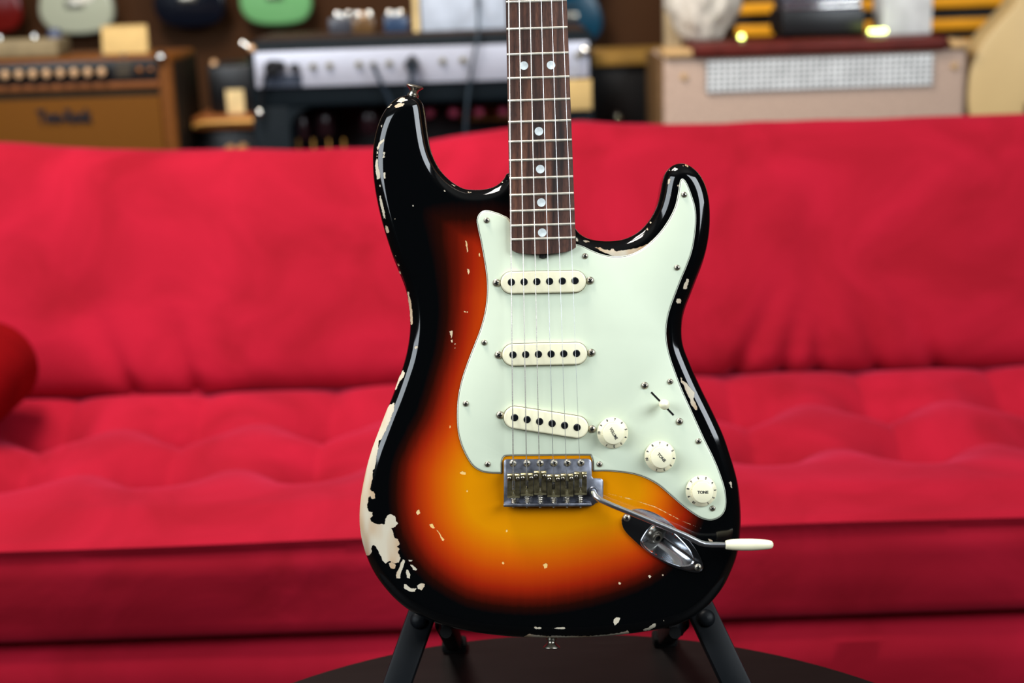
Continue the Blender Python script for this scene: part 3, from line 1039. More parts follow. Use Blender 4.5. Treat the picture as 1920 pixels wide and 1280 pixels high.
# ---- strap buttons ---------------------------------------------------------
def strap(p, d, nm):
    b = MB().lathe([(0.0048, -0.003), (0.0048, 0.0008), (0.0040, 0.0012), (0.0036, 0.003), (0.0042, 0.0045), (0.0072, 0.0070), (0.0074, 0.0078), (0.0066, 0.0086), (0.003, 0.0088), (0, 0.0088)], frame(p, d), 24)
    return b.build('strap_button', M_nickel, guitar, smooth=50)


strap(G(774.5, 178.3, -0.020), (0.24, 1, 0.22), 'a')
strap(G(1034, 1196.5, -0.021), (0, -1, 0.12), 'b')
# ================================================================== ROOM
M_floor = mk('dark_wood_floor', (58, 40, 28), 0.45, 0, 0.2, 6, stretch=(1, 8, 1))
M_wall = mk('brown_wall', (60, 34, 12), 0.7, 0, 0.08, 3)
M_ceil = mk('ceiling_paint', (150, 146, 138), 0.8)
structure(MB().box((0, 1.2, -0.05), (7.2, 7.6, 0.1)).build('floor', M_floor))
structure(MB().box((0, 4.05, 1.5), (7.2, 0.1, 3.0)).build('wall_back', M_wall))
structure(MB().box((-3.65, 1.2, 1.5), (0.1, 7.6, 3.0)).build('wall_left', M_wall))
structure(MB().box((3.65, 1.2, 1.5), (0.1, 7.6, 3.0)).build('wall_right', M_wall))
structure(MB().box((0, 1.2, 3.05), (7.2, 7.6, 0.1)).build('ceiling', M_ceil))
structure(MB().box((0, -2.65, 1.5), (7.2, 0.1, 3.0)).build('wall_front', mk('dark_wall', (18, 18, 20), 0.9)))

# ================================================================== TABLE
TX, TY, TR, TZ = 0.0306, 0.8732, 0.4257, 0.45
M_table = mk('espresso_lacquer', (13, 9, 8), 0.5, 0, 0.12, 14, stretch=(1, 9, 1))
table = thing('round_table', 'round dark brown table under the guitar stand in front of the red sofa', 'table', (TX, TY, 0))
MB().lathe([(TR - .012, TZ - .03), (TR - .002, TZ - .024), (TR, TZ - .015), (TR - .001, TZ - .004), (TR - .006, TZ), (0, TZ)], seg=128).build('tabletop', M_table, table)
MB().lathe([(0.33, TZ - .075), (0.33, TZ - .03)], seg=64).build('apron', M_table, table)
for k in range(4):
    a = PI / 4 + k * PI / 2
    MB().tube([(0.30 * math.cos(a), 0.30 * math.sin(a), TZ - .04), (0.36 * math.cos(a), 0.36 * math.sin(a), 0.0)], [0.022, 0.014], 14).build('leg', M_table, table)

# ================================================================== GUITAR STAND
M_stand = mk('black_stand_metal', (11, 14, 17), 0.5, 0, 0.1, 40)
M_stand_in = mk('brown_stand_wood', (14, 8, 7), 0.8, 0, 0.15, 40)
M_rub = mk('black_rubber', (6, 6, 6), 0.9)
sc0 = G_world(1055, 1180, -0.03)
stand = thing('guitar_stand', 'black folding guitar stand holding the sunburst guitar on the round table', 'guitar stand', (sc0.x, sc0.y, TZ))
SO = Vector((sc0.x, sc0.y, TZ))


def SL(px, py, z):
    return G_world(px, py, z) - SO


hinge = []
for sgn, hx, hy in ((-1, 787, 1163), (1, 1322, 1160)):
    h = SL(hx, hy, -0.060)
    hinge.append(h)
    # photo line of the front leg: runs out and down towards the camera
    foot = Vector((h.x + sgn * 0.034, h.y - 0.042, 0.007))
    d = (foot - h).normalized()
    side = Vector((1, 0, 0))
    top = h - d * 0.016
    lg = MB().bar(top, foot, 0.0245, 0.016, side).build('front_leg', M_stand, stand, bevel=0.003)
    MB().box(foot + Vector((0, 0, -0.0015)), (0.03, 0.022, 0.010)).build('rubber_foot', M_rub, lg, bevel=0.003)
    nrm = d.cross(side).normalized()
    if nrm.y > 0:
        nrm = -nrm
    MB().lathe([(0.0078, 0), (0.0078, 0.002), (0.0066, 0.0044), (0.004, 0.006), (0, 0.0064)], frame(h + nrm * 0.0078, nrm), 22).build('hinge_bolt', M_stand, stand, smooth=60)
    # rear leg, set inside the front one and running back
    ins = Vector((h.x - sgn * 0.020, h.y + 0.010, h.z - 0.004))
    rf = Vector((ins.x - sgn * 0.004, ins.y + 0.100, 0.007))
    rl = MB().bar(ins, rf, 0.015, 0.018, side).build('rear_leg', M_stand_in, stand, bevel=0.003)
    MB().box(rf + Vector((0, 0, -0.0015)), (0.024, 0.022, 0.010)).build('rubber_foot', M_rub, rl, bevel=0.003)
    # the arm that passes under the body and carries it
    cx, cy = (836, 1181) if sgn < 0 else (1266, 1182)
    pa, pb = SL(cx, cy + 4, -0.066), SL(cx, cy + 4, -0.016)
    sa = MB().tube([pa, pb], 0.0052, 12).build('support_arm', M_rub, stand, smooth=60)
    MB().bar(ins + Vector((0, 0, 0)), pa, 0.014, 0.010, (0, 0, 1)).build('arm_bracket', M_stand, sa, bevel=0.002)
a, b = hinge
MB().tube([Vector((a.x + 0.02, a.y + 0.020, a.z - 0.012)), Vector((b.x - 0.02, b.y + 0.020, b.z - 0.012))], 0.006, 12).build('cross_bar', M_stand_in, stand)

# ================================================================== SOFA
M_velvet = bpy.data.materials.new('red_velvet')
M_velvet.use_nodes = True
nt = M_velvet.node_tree
bs = nt.nodes['Principled BSDF']
N = nt.nodes.new
lk = nt.links.new
tc = N('ShaderNodeTexCoord')
n1 = N('ShaderNodeTexNoise'); n1.inputs['Scale'].default_value = 5.5; n1.inputs['Detail'].default_value = 4; n1.inputs['Distortion'].default_value = 0.8
n2 = N('ShaderNodeTexNoise'); n2.inputs['Scale'].default_value = 420; n2.inputs['Detail'].default_value = 2
lk(tc.outputs['Object'], n1.inputs['Vector']); lk(tc.outputs['Object'], n2.inputs['Vector'])
cr = N('ShaderNodeValToRGB')
cr.color_ramp.elements[0].position, cr.color_ramp.elements[0].color = 0.32, lin((131, 12, 28))
cr.color_ramp.elements[1].position, cr.color_ramp.elements[1].color = 0.68, lin((155, 18, 40))
lk(n1.outputs['Fac'], cr.inputs['Fac'])
lk(cr.outputs['Color'], bs.inputs['Base Color'])
bs.inputs['Roughness'].default_value = 0.9
bs.inputs['Specular IOR Level'].default_value = 0.1
bs.inputs['Sheen Weight'].default_value = 0.35
bs.inputs['Sheen Roughness'].default_value = 0.35
bs.inputs['Sheen Tint'].default_value = lin((255, 90, 130))
bp = N('ShaderNodeBump'); bp.inputs['Strength'].default_value = 0.5; bp.inputs['Distance'].default_value = 0.012
lk(n1.outputs['Fac'], bp.inputs['Height'])
bp2 = N('ShaderNodeBump'); bp2.inputs['Strength'].default_value = 0.25; bp2.inputs['Distance'].default_value = 0.001
lk(n2.outputs['Fac'], bp2.inputs['Height']); lk(bp.outputs['Normal'], bp2.inputs['Normal'])
lk(bp2.outputs['Normal'], bs.inputs['Normal'])

SY = 1.632
sofa = thing('red_sofa', 'long red velvet sofa with tufted seat behind the guitar', 'sofa', (0, SY, 0))
XA, XB = -1.08, 1.16


def vnoise(x, y, s=1.0):
    from mathutils import noise
    return noise.noise(Vector((x * s, y * s, 3.7)))


def grid_mesh(name, fn, nu, nv, parent, mat, cap=True):
    """fn(u in 0..1, v in 0..1) -> point; v runs round a closed profile"""
    vs = [fn(i / nu, j / nv) for i in range(nu + 1) for j in range(nv)]
    fs = [(i * nv + j, i * nv + (j + 1) % nv, (i + 1) * nv + (j + 1) % nv, (i + 1) * nv + j) for i in range(nu) for j in range(nv)]
    b = MB().add(vs, fs)
    b.f.append(list(range(nv))); b.m.append(0)
    b.f.append([nu * nv + j for j in range(nv)]); b.m.append(0)
    return b.build(name, mat, parent, smooth=50)


def profile(pts):
    P = np.array(pts, float)
    d = np.r_[0, np.cumsum(np.linalg.norm(np.diff(np.vstack([P, P[:1]]), axis=0), axis=1))]
    Pc = np.vstack([P, P[:1]])
    return lambda v: (float(np.interp(v * d[-1], d, Pc[:, 0])), float(np.interp(v * d[-1], d, Pc[:, 1])))


TUFT = [(-0.715 + 0.2125 * k, y) for k in range(-1, 9) for y in (0.268, 0.468)]


def seat_dz(x, y):
    e = min(max((y - 0.01) / 0.07, 0), 1) * min(max((0.64 - y) / 0.05, 0), 1)
    z = 0.016 * e + 0.0035 * vnoise(x, y, 6) * e
    for tx, ty in TUFT:
        dx, dy = x - tx, y - ty
        if abs(dx) < 0.16 and abs(dy) < 0.16:
            r = math.hypot(dx, dy)
            z -= 0.052 * math.exp(-r / 0.034) + 0.030 * math.exp(-(r / 0.07) ** 2)
    # pulled folds: between the buttons of a row and from row to row
    for ty in (0.268, 0.468):
        z -= 0.011 * math.exp(-abs(y - ty) / 0.022) * e
    tx = min(TUFT, key=lambda t: abs(t[0] - x))[0]
    z -= 0.013 * math.exp(-abs(x - tx) / 0.022) * min(max((y - 0.17) / 0.08, 0), 1) * e
    return z


SP = [(0.030, 0.285), (0.004, 0.290), (-0.004, 0.300), (-0.007, 0.34), (-0.006, 0.385), (0.000, 0.402), (0.006, 0.407)]
SP += [(0.0, 0.4105), (-0.004, 0.4145), (-0.002, 0.4205), (0.006, 0.4235)]
SP += [(0.012 + 0.0115 * k, 0.4215) for k in range(1, 54)]
SP += [(0.655, 0.40), (0.66, 0.30), (0.40, 0.285)]
nS = 150
prS = profile(SP)
sp_d = [prS(j / nS) for j in range(nS)]


def seat_fn(u, v):
    x = XA + (XB - XA) * u
    y, z = sp_d[int(round(v * nS)) % nS]
    if z > 0.4195 and y > 0.003:
        z += seat_dz(x, y)
    elif z < 0.405 and y < 0.03:
        y += 0.004 * vnoise(x, z * 2, 7) * (1 if 0.295 < z < 0.40 else 0)
    z += 0.004 * vnoise(x, 9.1, 2.2) * (1 if z > 0.4 else 0)
    return (x, y, z)


seat = grid_mesh('seat_cushion', seat_fn, 340, nS, sofa, M_velvet)
for tx, ty in TUFT:
    if XA < tx < XB:
        MB().lathe([(0.009, 0), (0.009, 0.002), (0.006, 0.0045), (0, 0.0055)], seg=16).build('tuft_button', M_velvet, seat).location = (tx, ty, 0.4215 + seat_dz(tx, ty) - 0.002)
# base below the seat
BP = [(0.012, 0.05), (0.0, 0.06), (-0.004, 0.10), (-0.006, 0.18), (-0.006, 0.245), (0.0, 0.262), (0.012, 0.272), (0.03, 0.276), (0.70, 0.276), (0.70, 0.05)]
nB = 60
prB = profile(BP)


def base_fn(u, v):
    x = XA + (XB - XA) * u
    y, z = prB(v)
    return (x, y + 0.004 * vnoise(x, z * 3 + 5, 6) * (1 if z < 0.26 and y < 0.02 else 0), z)


grid_mesh('sofa_base', base_fn, 160, nB, sofa, M_velvet)
M_leg = mk('dark_sofa_leg', (40, 24, 16), 0.4)
for x in (-0.98, 1.06):
    for y in (0.08, 0.78):
        MB().lathe([(0.018, 0), (0.026, 0.055)], Matrix.Translation((x, y, 0)), 16).build('leg', M_leg, sofa)
# back cushion
HX = [(-1.08, 0.838), (-0.87, 0.824), (-0.70, 0.808), (-0.5, 0.799), (-0.35, 0.796), (-0.23, 0.7935), (-0.16, 0.799), (-0.09, 0.809), (0.0, 0.8195), (0.13, 0.827), (0.28, 0.818), (0.5, 0.8165), (0.9, 0.8155), (1.16, 0.82)]
KP = [(0.62, 0.36), (0.628, 0.415), (0.604, 0.435), (0.598, 0.465), (0.612, 0.51), (0.640, 0.57), (0.672, 0.63), (0.706, 0.69), (0.738, 0.74), (0.764, 0.775), (0.786, 0.797),
      (0.808, 0.811), (0.835, 0.8175), (0.865, 0.812), (0.89, 0.79), (0.90, 0.75), (0.86, 0.55), (0.80, 0.30), (0.70, 0.29)]
nK = 110
prK = profile(resample(KP, 0.013).tolist())
FOLDS = [(0.44, 0.425, 0.30), (0.50, 0.425, 0.05), (0.60, 0.425, -0.22), (0.36, 0.425, 0.55), (-0.62, 0.43, -0.5), (-0.52, 0.43, -0.35), (0.70, .425, -.5)]


def back_fn(u, v):
    x = XA + (XB - XA) * u
    y, z = prK(v)
    h = float(np.interp(x, [a for a, b in HX], [b for a, b in HX]))
    w = min(max((z - 0.45) / 0.36, 0), 1)
    z2 = z + (h - 0.8175) * w
    if y < 0.84:
        f = math.sin(PI * min(max((z - 0.42) / 0.39, 0), 1))
        d = 0.010 * vnoise(x, z, 3.2) * f + 0.006 * vnoise(x + 4, z * 0.5, 9) * f
        for fx, fz, sl in FOLDS:
            t = z - fz
            if t > 0:
                dx = x - (fx + sl * t)
                d += 0.020 * math.exp(-t / 0.10) * math.exp(-(dx / (0.012 + 0.10 * t)) ** 2)
        y += d
    return (x, y, z2 + 0.003 * vnoise(x, 1.3, 11) * w)


grid_mesh('back_cushion', back_fn, 260, nK, sofa, M_velvet)
# round bolster lying against the back
bo = at_y(-74, 712, 2.02)
bolster = thing('bolster_cushion', 'dark red velvet bolster cushion lying at the end of the sofa seat', 'cushion', (bo.x, 2.0, 0.443))
M_velvet2 = mk('dark_red_velvet', (112, 6, 10), 0.95, 0, 0.1, 8, spec=0.1)
MB().lathe([(0, -0.012), (0.045, -0.010), (0.060, -0.002), (0.069, 0.012), (0.072, 0.03), (0.072, 0.15), (0.064, 0.165), (0, 0.17)], frame((0, 0, 0.070), (0, 1, 0)), 48).build('bolster_body', M_velvet2, bolster, smooth=60)
MB().lathe([(0.012, 0), (0.012, 0.003), (0.006, 0.006), (0, 0.006)], frame((0, -0.010, 0.070), (0, -1, 0)), 20).build('tuft_button', M_velvet2, bolster)
# ================================================================== BACKGROUND: bench, amplifiers, guitars
M_bench = mk('bench_wood', (62, 40, 24), 0.5, 0, 0.15, 10, stretch=(1, 8, 8))
bench = thing('display_bench', 'long low brown wooden bench carrying the amplifiers behind the sofa', 'bench', (0, 3.18, 0))
MB().box((0, 0, 0.435), (3.2, 0.72, 0.03)).build('bench_top', M_bench, bench, bevel=0.004)
for x in (-1.5, -0.5, 0.5, 1.5):
    for y in (-0.30, 0.30):
        MB().box((x, y, 0.21), (0.06, 0.06, 0.42)).build('leg', M_bench, bench, bevel=0.004)
BZ = 0.45

M_tolex = mk('brown_tolex', (98, 55, 14), 0.55, 0, 0.12, 120, 0.2)
M_shade_post = mk('shaded_side_and_post', (34, 26, 20), 0.6, 0, 0.12, 120, 0.2)  # tolex with the amp side's shade in its colour; also rack posts
M_cloth = mk('brown_grille_cloth', (92, 54, 6), 0.8, 0, 0.10, 260, 0.2, stretch=(1, 1, 3))
M_gold = mk('gold_piping', (190, 140, 66), 0.45, 0.3)
M_blackp = mk('black_panel', (9, 10, 12), 0.4)
M_teal = mk('black_teal_tolex', (8, 17, 22), 0.6, 0, 0.12, 140, 0.2)
M_silver = mk('brushed_silver_panel', (176, 178, 190), 0.4, 0.25, 0.04, 60, stretch=(1, 1, 20))
M_tan = mk('tan_tolex', (166, 143, 127), 0.6, 0, 0.06, 130, 0.2)
M_tan_side = mk('tan_tolex_edge', (178, 144, 98), 0.6, 0, 0.06, 130)
M_leather = mk('red_brown_leather', (82, 28, 22), 0.45, 0, 0.12, 30)
M_white = mk('white_card', (196, 198, 200), 0.6)
M_cream = mk('cream_paper', (190, 160, 104), 0.7, 0, 0.03)
M_brass = mk('warm_brass', (214, 170, 126), 0.35, 0.6)
M_glint = mk('bright_chrome', (240, 236, 228), 0.17, 1.0)
M_lampg = mk('green_pilot_lamp', (235, 255, 130), 0.4, emit=7.0)
M_tube = mk('glass_tube_pink', (170, 70, 92), 0.3)
M_slots = mk('gold_plate', (150, 108, 50), 0.5, 0.3, 0.2, 60)


def fb(F, x0, y0, x1, y1, ya, yb):
    """box whose front (at depth ya in the amp's frame) fills the photo rectangle"""
    xm, ym = (x0 + x1) / 2, (y0 + y1) / 2
    a, _ = F(x0, ym, ya)
    b, _ = F(x1, ym, ya)
    _, t = F(xm, y0, ya)
    _, l = F(xm, y1, ya)
    return ((a + b) / 2, (ya + yb) / 2, (t + l) / 2), (b - a, yb - ya, t - l)


def knob_row(F, pts, r, h, mats, parent, name, ya, capr=0.6):
    sk = MB().lathe([(r, 0), (r, h * .35), (r * .8, h * .5), (r * .72, h), (0, h)], frame((0, 0, 0), (0, -1, 0)), 20).mesh(name, mats[0])
    cp = MB().lathe([(r * capr, 0), (r * capr * .9, h * .16), (0, h * .2)], frame((0, 0, 0), (0, -1, 0)), 20).mesh('knob_cap', mats[1])
    out = []
    for x, y in pts:
        lx, lz = F(x, y, ya)
        k = put(name, sk, parent, (lx, ya, lz))
        put('knob_cap', cp, k, (0, -h, 0))
        out.append(k)
    return out


# ---- brown combo amplifier, left ------------------------------------------------
F1 = Face((-0.98, 3.03, 0), 0)
a1 = thing('combo_amplifier', 'brown combo amplifier with a row of brass-capped knobs on a black panel', 'amplifier', (-0.98, 3.03, BZ))


def Z1(c):
    return (c[0], c[1], c[2] - BZ)


xl, _ = F1(-95, 130)
xr, _ = F1(322, 130)
zt = F1(150, 108)[1] - BZ
cab = MB()
w = xr - xl
cab.box(((xl + xr) / 2, 0.13, zt / 2), (w, 0.26, zt))
cab.build('cabinet', M_tolex, a1, bevel=0.012, bseg=3)
c, d = fb(F1, -80, 116, 296, 158, -0.004, 0.01)
pn = MB().box(Z1(c), d).build('control_panel', M_blackp, a1, bevel=0.001)
KP1 = [(15 + 25.7 * i, 139 - 0.8 * i) for i in range(-3, 8)]


class FZ:
    def __init__(s, F, z):
        s.F, s.z = F, z

    def __call__(s, px, py, y=0.0):
        a, b = s.F(px, py, y)
        return a, b - s.z


F1z = FZ(F1, BZ)
knob_row(F1z, KP1, 0.0125, 0.018, (M_blackp, M_brass), a1, 'control_knob', -0.004, 0.72)
for x, y, r in ((262, 131, 0.0055), (282, 130, 0.004)):
    lx, lz = F1z(x, y, -0.004)
    MB().lathe([(r, 0), (r, .004), (0, .006)], frame((lx, -0.004, lz), (0, -1, 0)), 14).build('jack_socket', mk('copper', (150, 92, 40), .4, .6), pn)
M_print = mk('dim_print', (84, 74, 58), .6)
for ln, (yy, ww) in enumerate(((117, 30), (124, 34), (131, 26), (138, 28))):
    c, d = fb(F1, 231 - ww / 2, yy, 231 + ww / 2, yy + 3, -0.0048, -0.0040)
    MB().box(Z1(c), d).build('print_line', M_print, pn)
MB().box((xr - .0005, .13, zt / 2), (.004, .235, zt - .03)).build('side_panel', M_shade_post, a1, bevel=.001)  # dark plate added so the cabinet's side looks shaded
bpl = MB().box(Z1(fb(F1, -85, 158, 300, 169, -0.006, 0.01)[0]), fb(F1, -85, 158, 300, 169, -0.006, 0.01)[1]).build('lower_trim', mk('lit_brown_trim', (116, 68, 34), .5), a1, bevel=0.002)  # brown already carries the light falling on the strip
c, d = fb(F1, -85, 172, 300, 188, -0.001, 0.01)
MB().box(Z1(c), d).build('shadow_gap', mk('gap_shade_brown', (36, 26, 12), .7), a1)  # dark strip painted in for the shade of the gap
zb_ = 0.02
xg0, zg = F1z(-85, 192)
xg1, _ = F1z(302, 192)
MB().box(((xg0 + xg1) / 2, -0.003, (zg + zb_) / 2), (xg1 - xg0, 0.01, zg - zb_)).build('grille_cloth', M_cloth, a1, bevel=0.002)
me, s_ = flat_text('Two-Rock', 0.115, 0.04, 0.002)
lx, lz = F1z(123, 218)
lg = put('badge_lettering', me, a1, (lx, -0.010, lz), (PI / 2, 0, 0))
lg.scale = (s_, 1.0, 1)
for x, y in ((296, 104),):
    lx, lz = F1z(x, y)
    MB().lathe([(0.0130, -0.0020), (0.0130, 0.0000), (0.0120, 0.0049), (0.0092, 0.0092), (0.0049, 0.0120), (0.0000, 0.0130)], frame((lx + .006, -0.002, lz - .004), (0.2, -1, 0.45)), 16).build('corner_guard', M_glint, a1, smooth=60)
for x, y in ((185, 92), (225, 88)):
    lx, lz = F1z(x, 108)
    MB().lathe([(0.007, 0), (0.007, 0.004), (0, 0.006)], Matrix.Translation((lx, 0.03, zt)), 14).build('handle_screw', M_nickel, a1)
A1T = BZ + zt

# things lying on it
pc = at_y(230, 74, 3.12)
card = thing('price_card', 'blank cream price card standing on the brown combo amplifier', 'card', (pc.x, 3.13, A1T))
MB().box((0, 0, 0.028), (0.098, 0.003, 0.058), 0, Matrix.Rotation(math.radians(-12), 4, 'X')).build('card_front', M_cream, card, bevel=0.0005)
MB().box((0, 0.022, 0.027), (0.098, 0.003, 0.058), 0, Matrix.Rotation(math.radians(12), 4, 'X')).build('card_back', M_cream, card, bevel=0.0005)
bx_ = at_y(40, 85, 3.12)
bk = thing('flat_box', 'grey beige flat pedal with two chrome switches on the brown combo amplifier', 'pedal', (bx_.x, 3.14, A1T + .0008))
MB().box((0, 0, 0.018), (0.17, 0.10, 0.036)).build('housing', mk('beige_enamel', (126, 112, 84), .5), bk, bevel=0.004)
for x in (-0.045, 0.03):
    MB().lathe([(.007, 0), (.007, .006), (.005, .012), (0, .014)], Matrix.Translation((x, -0.02, 0.036)), 14).build('foot_switch', M_glint, bk)
MB().lathe([(.016, 0), (.016, .006), (.011, .02), (0, .021)], Matrix.Translation((0.062, 0.02, 0.036)), 16).build('control_knob', mk('blue_grey_knob', (66, 74, 96), .4), bk)

# ---- stack of dark amps between ---------------------------------------------------
F2 = Face((-0.66, 3.2, 0), 0)
a2 = thing('small_amplifier', 'small black amplifier with a cream card between the brown and silver-panel amplifiers', 'amplifier', (-0.64, 3.2, 0.79))
F2 = FZ(Face((-0.64, 3.2, 0), 0), 0.79)
x0, z1 = F2(388, 124)
x1, _ = F2(500, 124)
MB().box(((x0 + x1) / 2, 0.10, z1 / 2), (x1 - x0, 0.20, z1)).build('cabinet', M_blackp, a2, bevel=0.006)
c, d = fb(F2, 425, 168, 458, 221, -0.004, 0.0)
MB().box(c, d).build('price_tag', mk('pale_cream_tag', (222, 198, 146), .7), a2, bevel=0.0005)
lx, lz = F2(402, 119)
MB().lathe([(.007, 0), (.007, .006), (0, .009)], frame((lx, -0.002, lz), (0, -1, 0.6)), 14).build('corner_guard', M_brass, a2)
a3 = thing('wood_trim_amplifier', 'brown topped black amplifier with gold edge under the small black amplifier', 'amplifier', (-0.64, 3.16, BZ))
F3 = FZ(Face((-0.64, 3.16, 0), 0), BZ)
x0, z1 = F3(366, 230)
x1, _ = F3(500, 230)
z1 = 0.79 - BZ
MB().box(((x0 + x1) / 2, 0.15, (z1 - .03) / 2), (x1 - x0, 0.26, z1 - .03)).build('cabinet', M_blackp, a3, bevel=0.006)
MB().box(((x0 + x1) / 2, 0.13, z1 - .015), (x1 - x0 + .01, 0.29, 0.03)).build('wooden_top', mk('brown_wood', (128, 74, 34), .45), a3, bevel=0.006)  # one even brown over the whole top
tz = MB().tube([(x0 - .002, -0.012, z1 - .02), (x0 + .02, -0.016, z1 - .014), (x1, -0.016, z1 - .012)], 0.006, 8).build('gold_edge', M_gold, a3)
knob_row(F3, [(433, 281), (456, 279)], 0.013, 0.016, (M_brass, M_gold), a3, 'control_knob', 0.018, .7)

# ---- silver panel amplifier head ----------------------------------------------------
OY = 2.93
F4w = Face((-0.19, OY, 0), 0)
F4 = FZ(F4w, BZ)
a4 = thing('amplifier_head', 'black teal amplifier with a silver control panel directly behind the guitar', 'amplifier', (-0.19, OY, BZ))
xl, z_top = F4(462, 84)
xr, _ = F4(1112, 84)
z_ptop = F4(715, 90)[1]
z_pbot = F4(715, 157)[1]
z_top = z_ptop + 0.020
z_open = F4(715, 198)[1]
xo, _ = F4(545, 240)
T = MB()
dep = 0.27
T.box(((xl + xr) / 2, dep / 2, (z_top + z_open) / 2), (xr - xl, dep, z_top - z_open))
cb = T.build('cabinet', M_teal, a4, bevel=0.01, bseg=3)
MB().box(((xl + xo) / 2, dep / 2, z_open / 2 + .004), (xo - xl, dep, z_open + .008)).build('side_panel', M_teal, a4, bevel=0.008)
MB().box((xr - (xo - xl) / 2, dep / 2, z_open / 2 + .004), (xo - xl, dep, z_open + .008)).build('side_panel', M_teal, a4, bevel=0.008)
MB().box(((xl + xr) / 2, dep / 2, 0.012), (xr - xl, dep, 0.024)).build('bottom_panel', M_teal, a4, bevel=0.004)
MB().box(((xl + xr) / 2, dep - 0.012, z_open / 2), (xr - xl - .02, 0.02, z_open)).build('back_panel', M_blackp, a4)
# rounded corner of the opening
cn = MB()
R = 0.045
arc = [(xo + R - R * math.cos(a), z_open - R + R * math.sin(a)) for a in np.linspace(0, PI / 2, 9)]
poly = [(xo - .002, z_open + .002)] + [(x, z) for x, z in arc]
cn.loft([[(x, y, z) for x, z in poly] for y in (0.002, 0.03)])
cn.build('corner_fillet', M_teal, a4)
top = MB().box(((xl + xr) / 2, 0.15, z_top + .002), (xr - xl - .03, 0.22, 0.008)).build('top_edge_trim', mk('brown_black_trim', (52, 38, 30), .5), a4, bevel=0.002)
px0, _ = F4(479, 130)
px1, _ = F4(1104, 130)
panel = MB().box(((px0 + px1) / 2, -0.001, (z_ptop + z_pbot) / 2), (px1 - px0, 0.012, z_ptop - z_pbot)).build('control_panel', M_silver, a4, bevel=0.001)
c, d = fb(F4, 492, 140, 566, 163, -0.0085, -0.0065)
MB().box(c, d).build('black_label', mk('smoky_print', (58, 64, 76), .5), panel)


def stub(F, x, y, r, h, mat, parent, name, ya=-0.007):
    lx, lz = F(x, y, ya)
    return MB().lathe([(r, 0), (r, h * .7), (r * .75, h), (0, h)], frame((lx, ya, lz), (0, -1, 0)), 18).build(name, mat, parent)


stub(F4, 512, 127, 0.0165, 0.022, M_blackp, panel, 'control_knob')
stub(F4, 524, 124, 0.0125, 0.018, M_blackp, panel, 'control_knob')
stub(F4, 553, 127, 0.0095, 0.016, M_blackp, panel, 'control_knob')
M_olive = mk('olive_brass', (120, 112, 76), .4, .4)
for x, y in ((587, 124), (618, 122), (673, 120), (700, 121), (730, 118), (830, 114), (868, 112), (1084, 103)):
    stub(F4, x, y, 0.0062, 0.010, M_olive, panel, 'jack_socket')
stub(F4, 773, 120, 0.0150, 0.03, M_blackp, panel, 'jack_plug')
cone = F4(773, 106, -0.007)
stub(F4, 773, 108, 0.0065, 0.02, M_blackp, panel, 'jack_plug')


def cord(name, label, pts, r, mat):
    o = MB().tube(pts, r, 8).build(name, mat, None, smooth=60)
    return tag(o, label, 'cable')


W4 = lambda x, y, off: at_y(x, y, OY - off)
M_cable = mk('dark_blue_cable', (34, 44, 54), .5)
cord('patch_cable', 'thin dark cable plugged into the middle of the silver panel, leaning right', [W4(700, 121, .018), W4(700, 123, .034), W4(706, 138, .034), W4(716, 158, .026), W4(730, 185, .022), W4(745, 230, .022), W4(756, 262, .022)], 0.0042, M_cable)
cord('plug_cable', 'dark cable hanging straight down from the big black plug', [W4(773, 122, .036), W4(773, 128, .044), W4(771, 145, .036), W4(769, 170, .024), W4(767, 210, .02), W4(766, 262, .02)], 0.0052, M_cable)
cord('hanging_cable', 'long dark grey cable crossing the right part of the silver panel', [at_y(897, -40, 3.02), at_y(896, 6, 3.0), at_y(897, 62, OY - .02), W4(893, 84, .022), W4(886, 120, .02), W4(879, 165, .02), W4(874, 215, .02), W4(872, 262, .02)], 0.0032, mk('grey_cable', (44, 54, 62), .5))
cord('black_lead', 'thin black lead with a chrome tip hanging from the big black knob', [W4(505, 128, .03), W4(499, 140, .03), W4(493, 165, .018), W4(489, 195, .016), W4(487, 210, .016)], 0.0035, M_blackp)
tagp = at_y(487, 214, OY - .016)
o = MB().lathe([(0, 0), (.006, .003), (.008, .01), (.006, .018), (0, .02)], frame(tagp + Vector((0, 0, .012)), (0, 0, -1)), 14).build('chrome_plug', M_glint, None, smooth=60)
tag(o, 'small chrome plug at the end of the thin black lead', 'plug')
# valves and chassis seen in the opening
for x, y, r in ((603, 226, .022), (690, 222, .022), (805, 210, .012), (850, 210, .012), (898, 209, .012), (943, 208, .012), (562, 236, .015)):
    lx, lz = F4(x, y, 0.09)
    big = r > .014
    vt = MB().lathe([(r * .8, 0), (r, .01), (r, .05), (r * .6, .062), (0, .066)], frame((lx, 0.13, lz), (0, -1, 0)) if not big else frame((lx, 0.12, lz - .035), (0, 0, 1)), 18)
    vt.build('valve', M_tube if not big else mk('dark_valve', (46, 24, 28), .25), a4, smooth=60)
c, d = fb(F4, 862, 196, 1060, 224, 0.16, 0.17)
MB().box(c, d).build('chassis_plate', M_slots, a4)
for x in (560, 588, 617, 645):
    lx, lz = F4(x, 275, 0.05)
    MB().lathe([(.002, 0), (.002, .02), (0, .022)], Matrix.Translation((lx, .05, lz - .005)), 10).build('gold_pin', M_gold, a4)
lx, lz = F4(457, 84)
for dx, dz in ((0.004, -0.004), (-0.004, .006), (0.012, -.012)):
    MB().lathe([(0.0085, -0.0020), (0.0085, 0.0000), (0.0078, 0.0032), (0.0060, 0.0060), (0.0032, 0.0078), (0.0000, 0.0085)], frame((lx + dx + .004, -0.004, z_top - .006 + dz * .6), (-.3, -1, .6)), 14).build('corner_guard', M_glint if dx < .01 else M_brass, a4)
A4T = BZ + z_top + .006

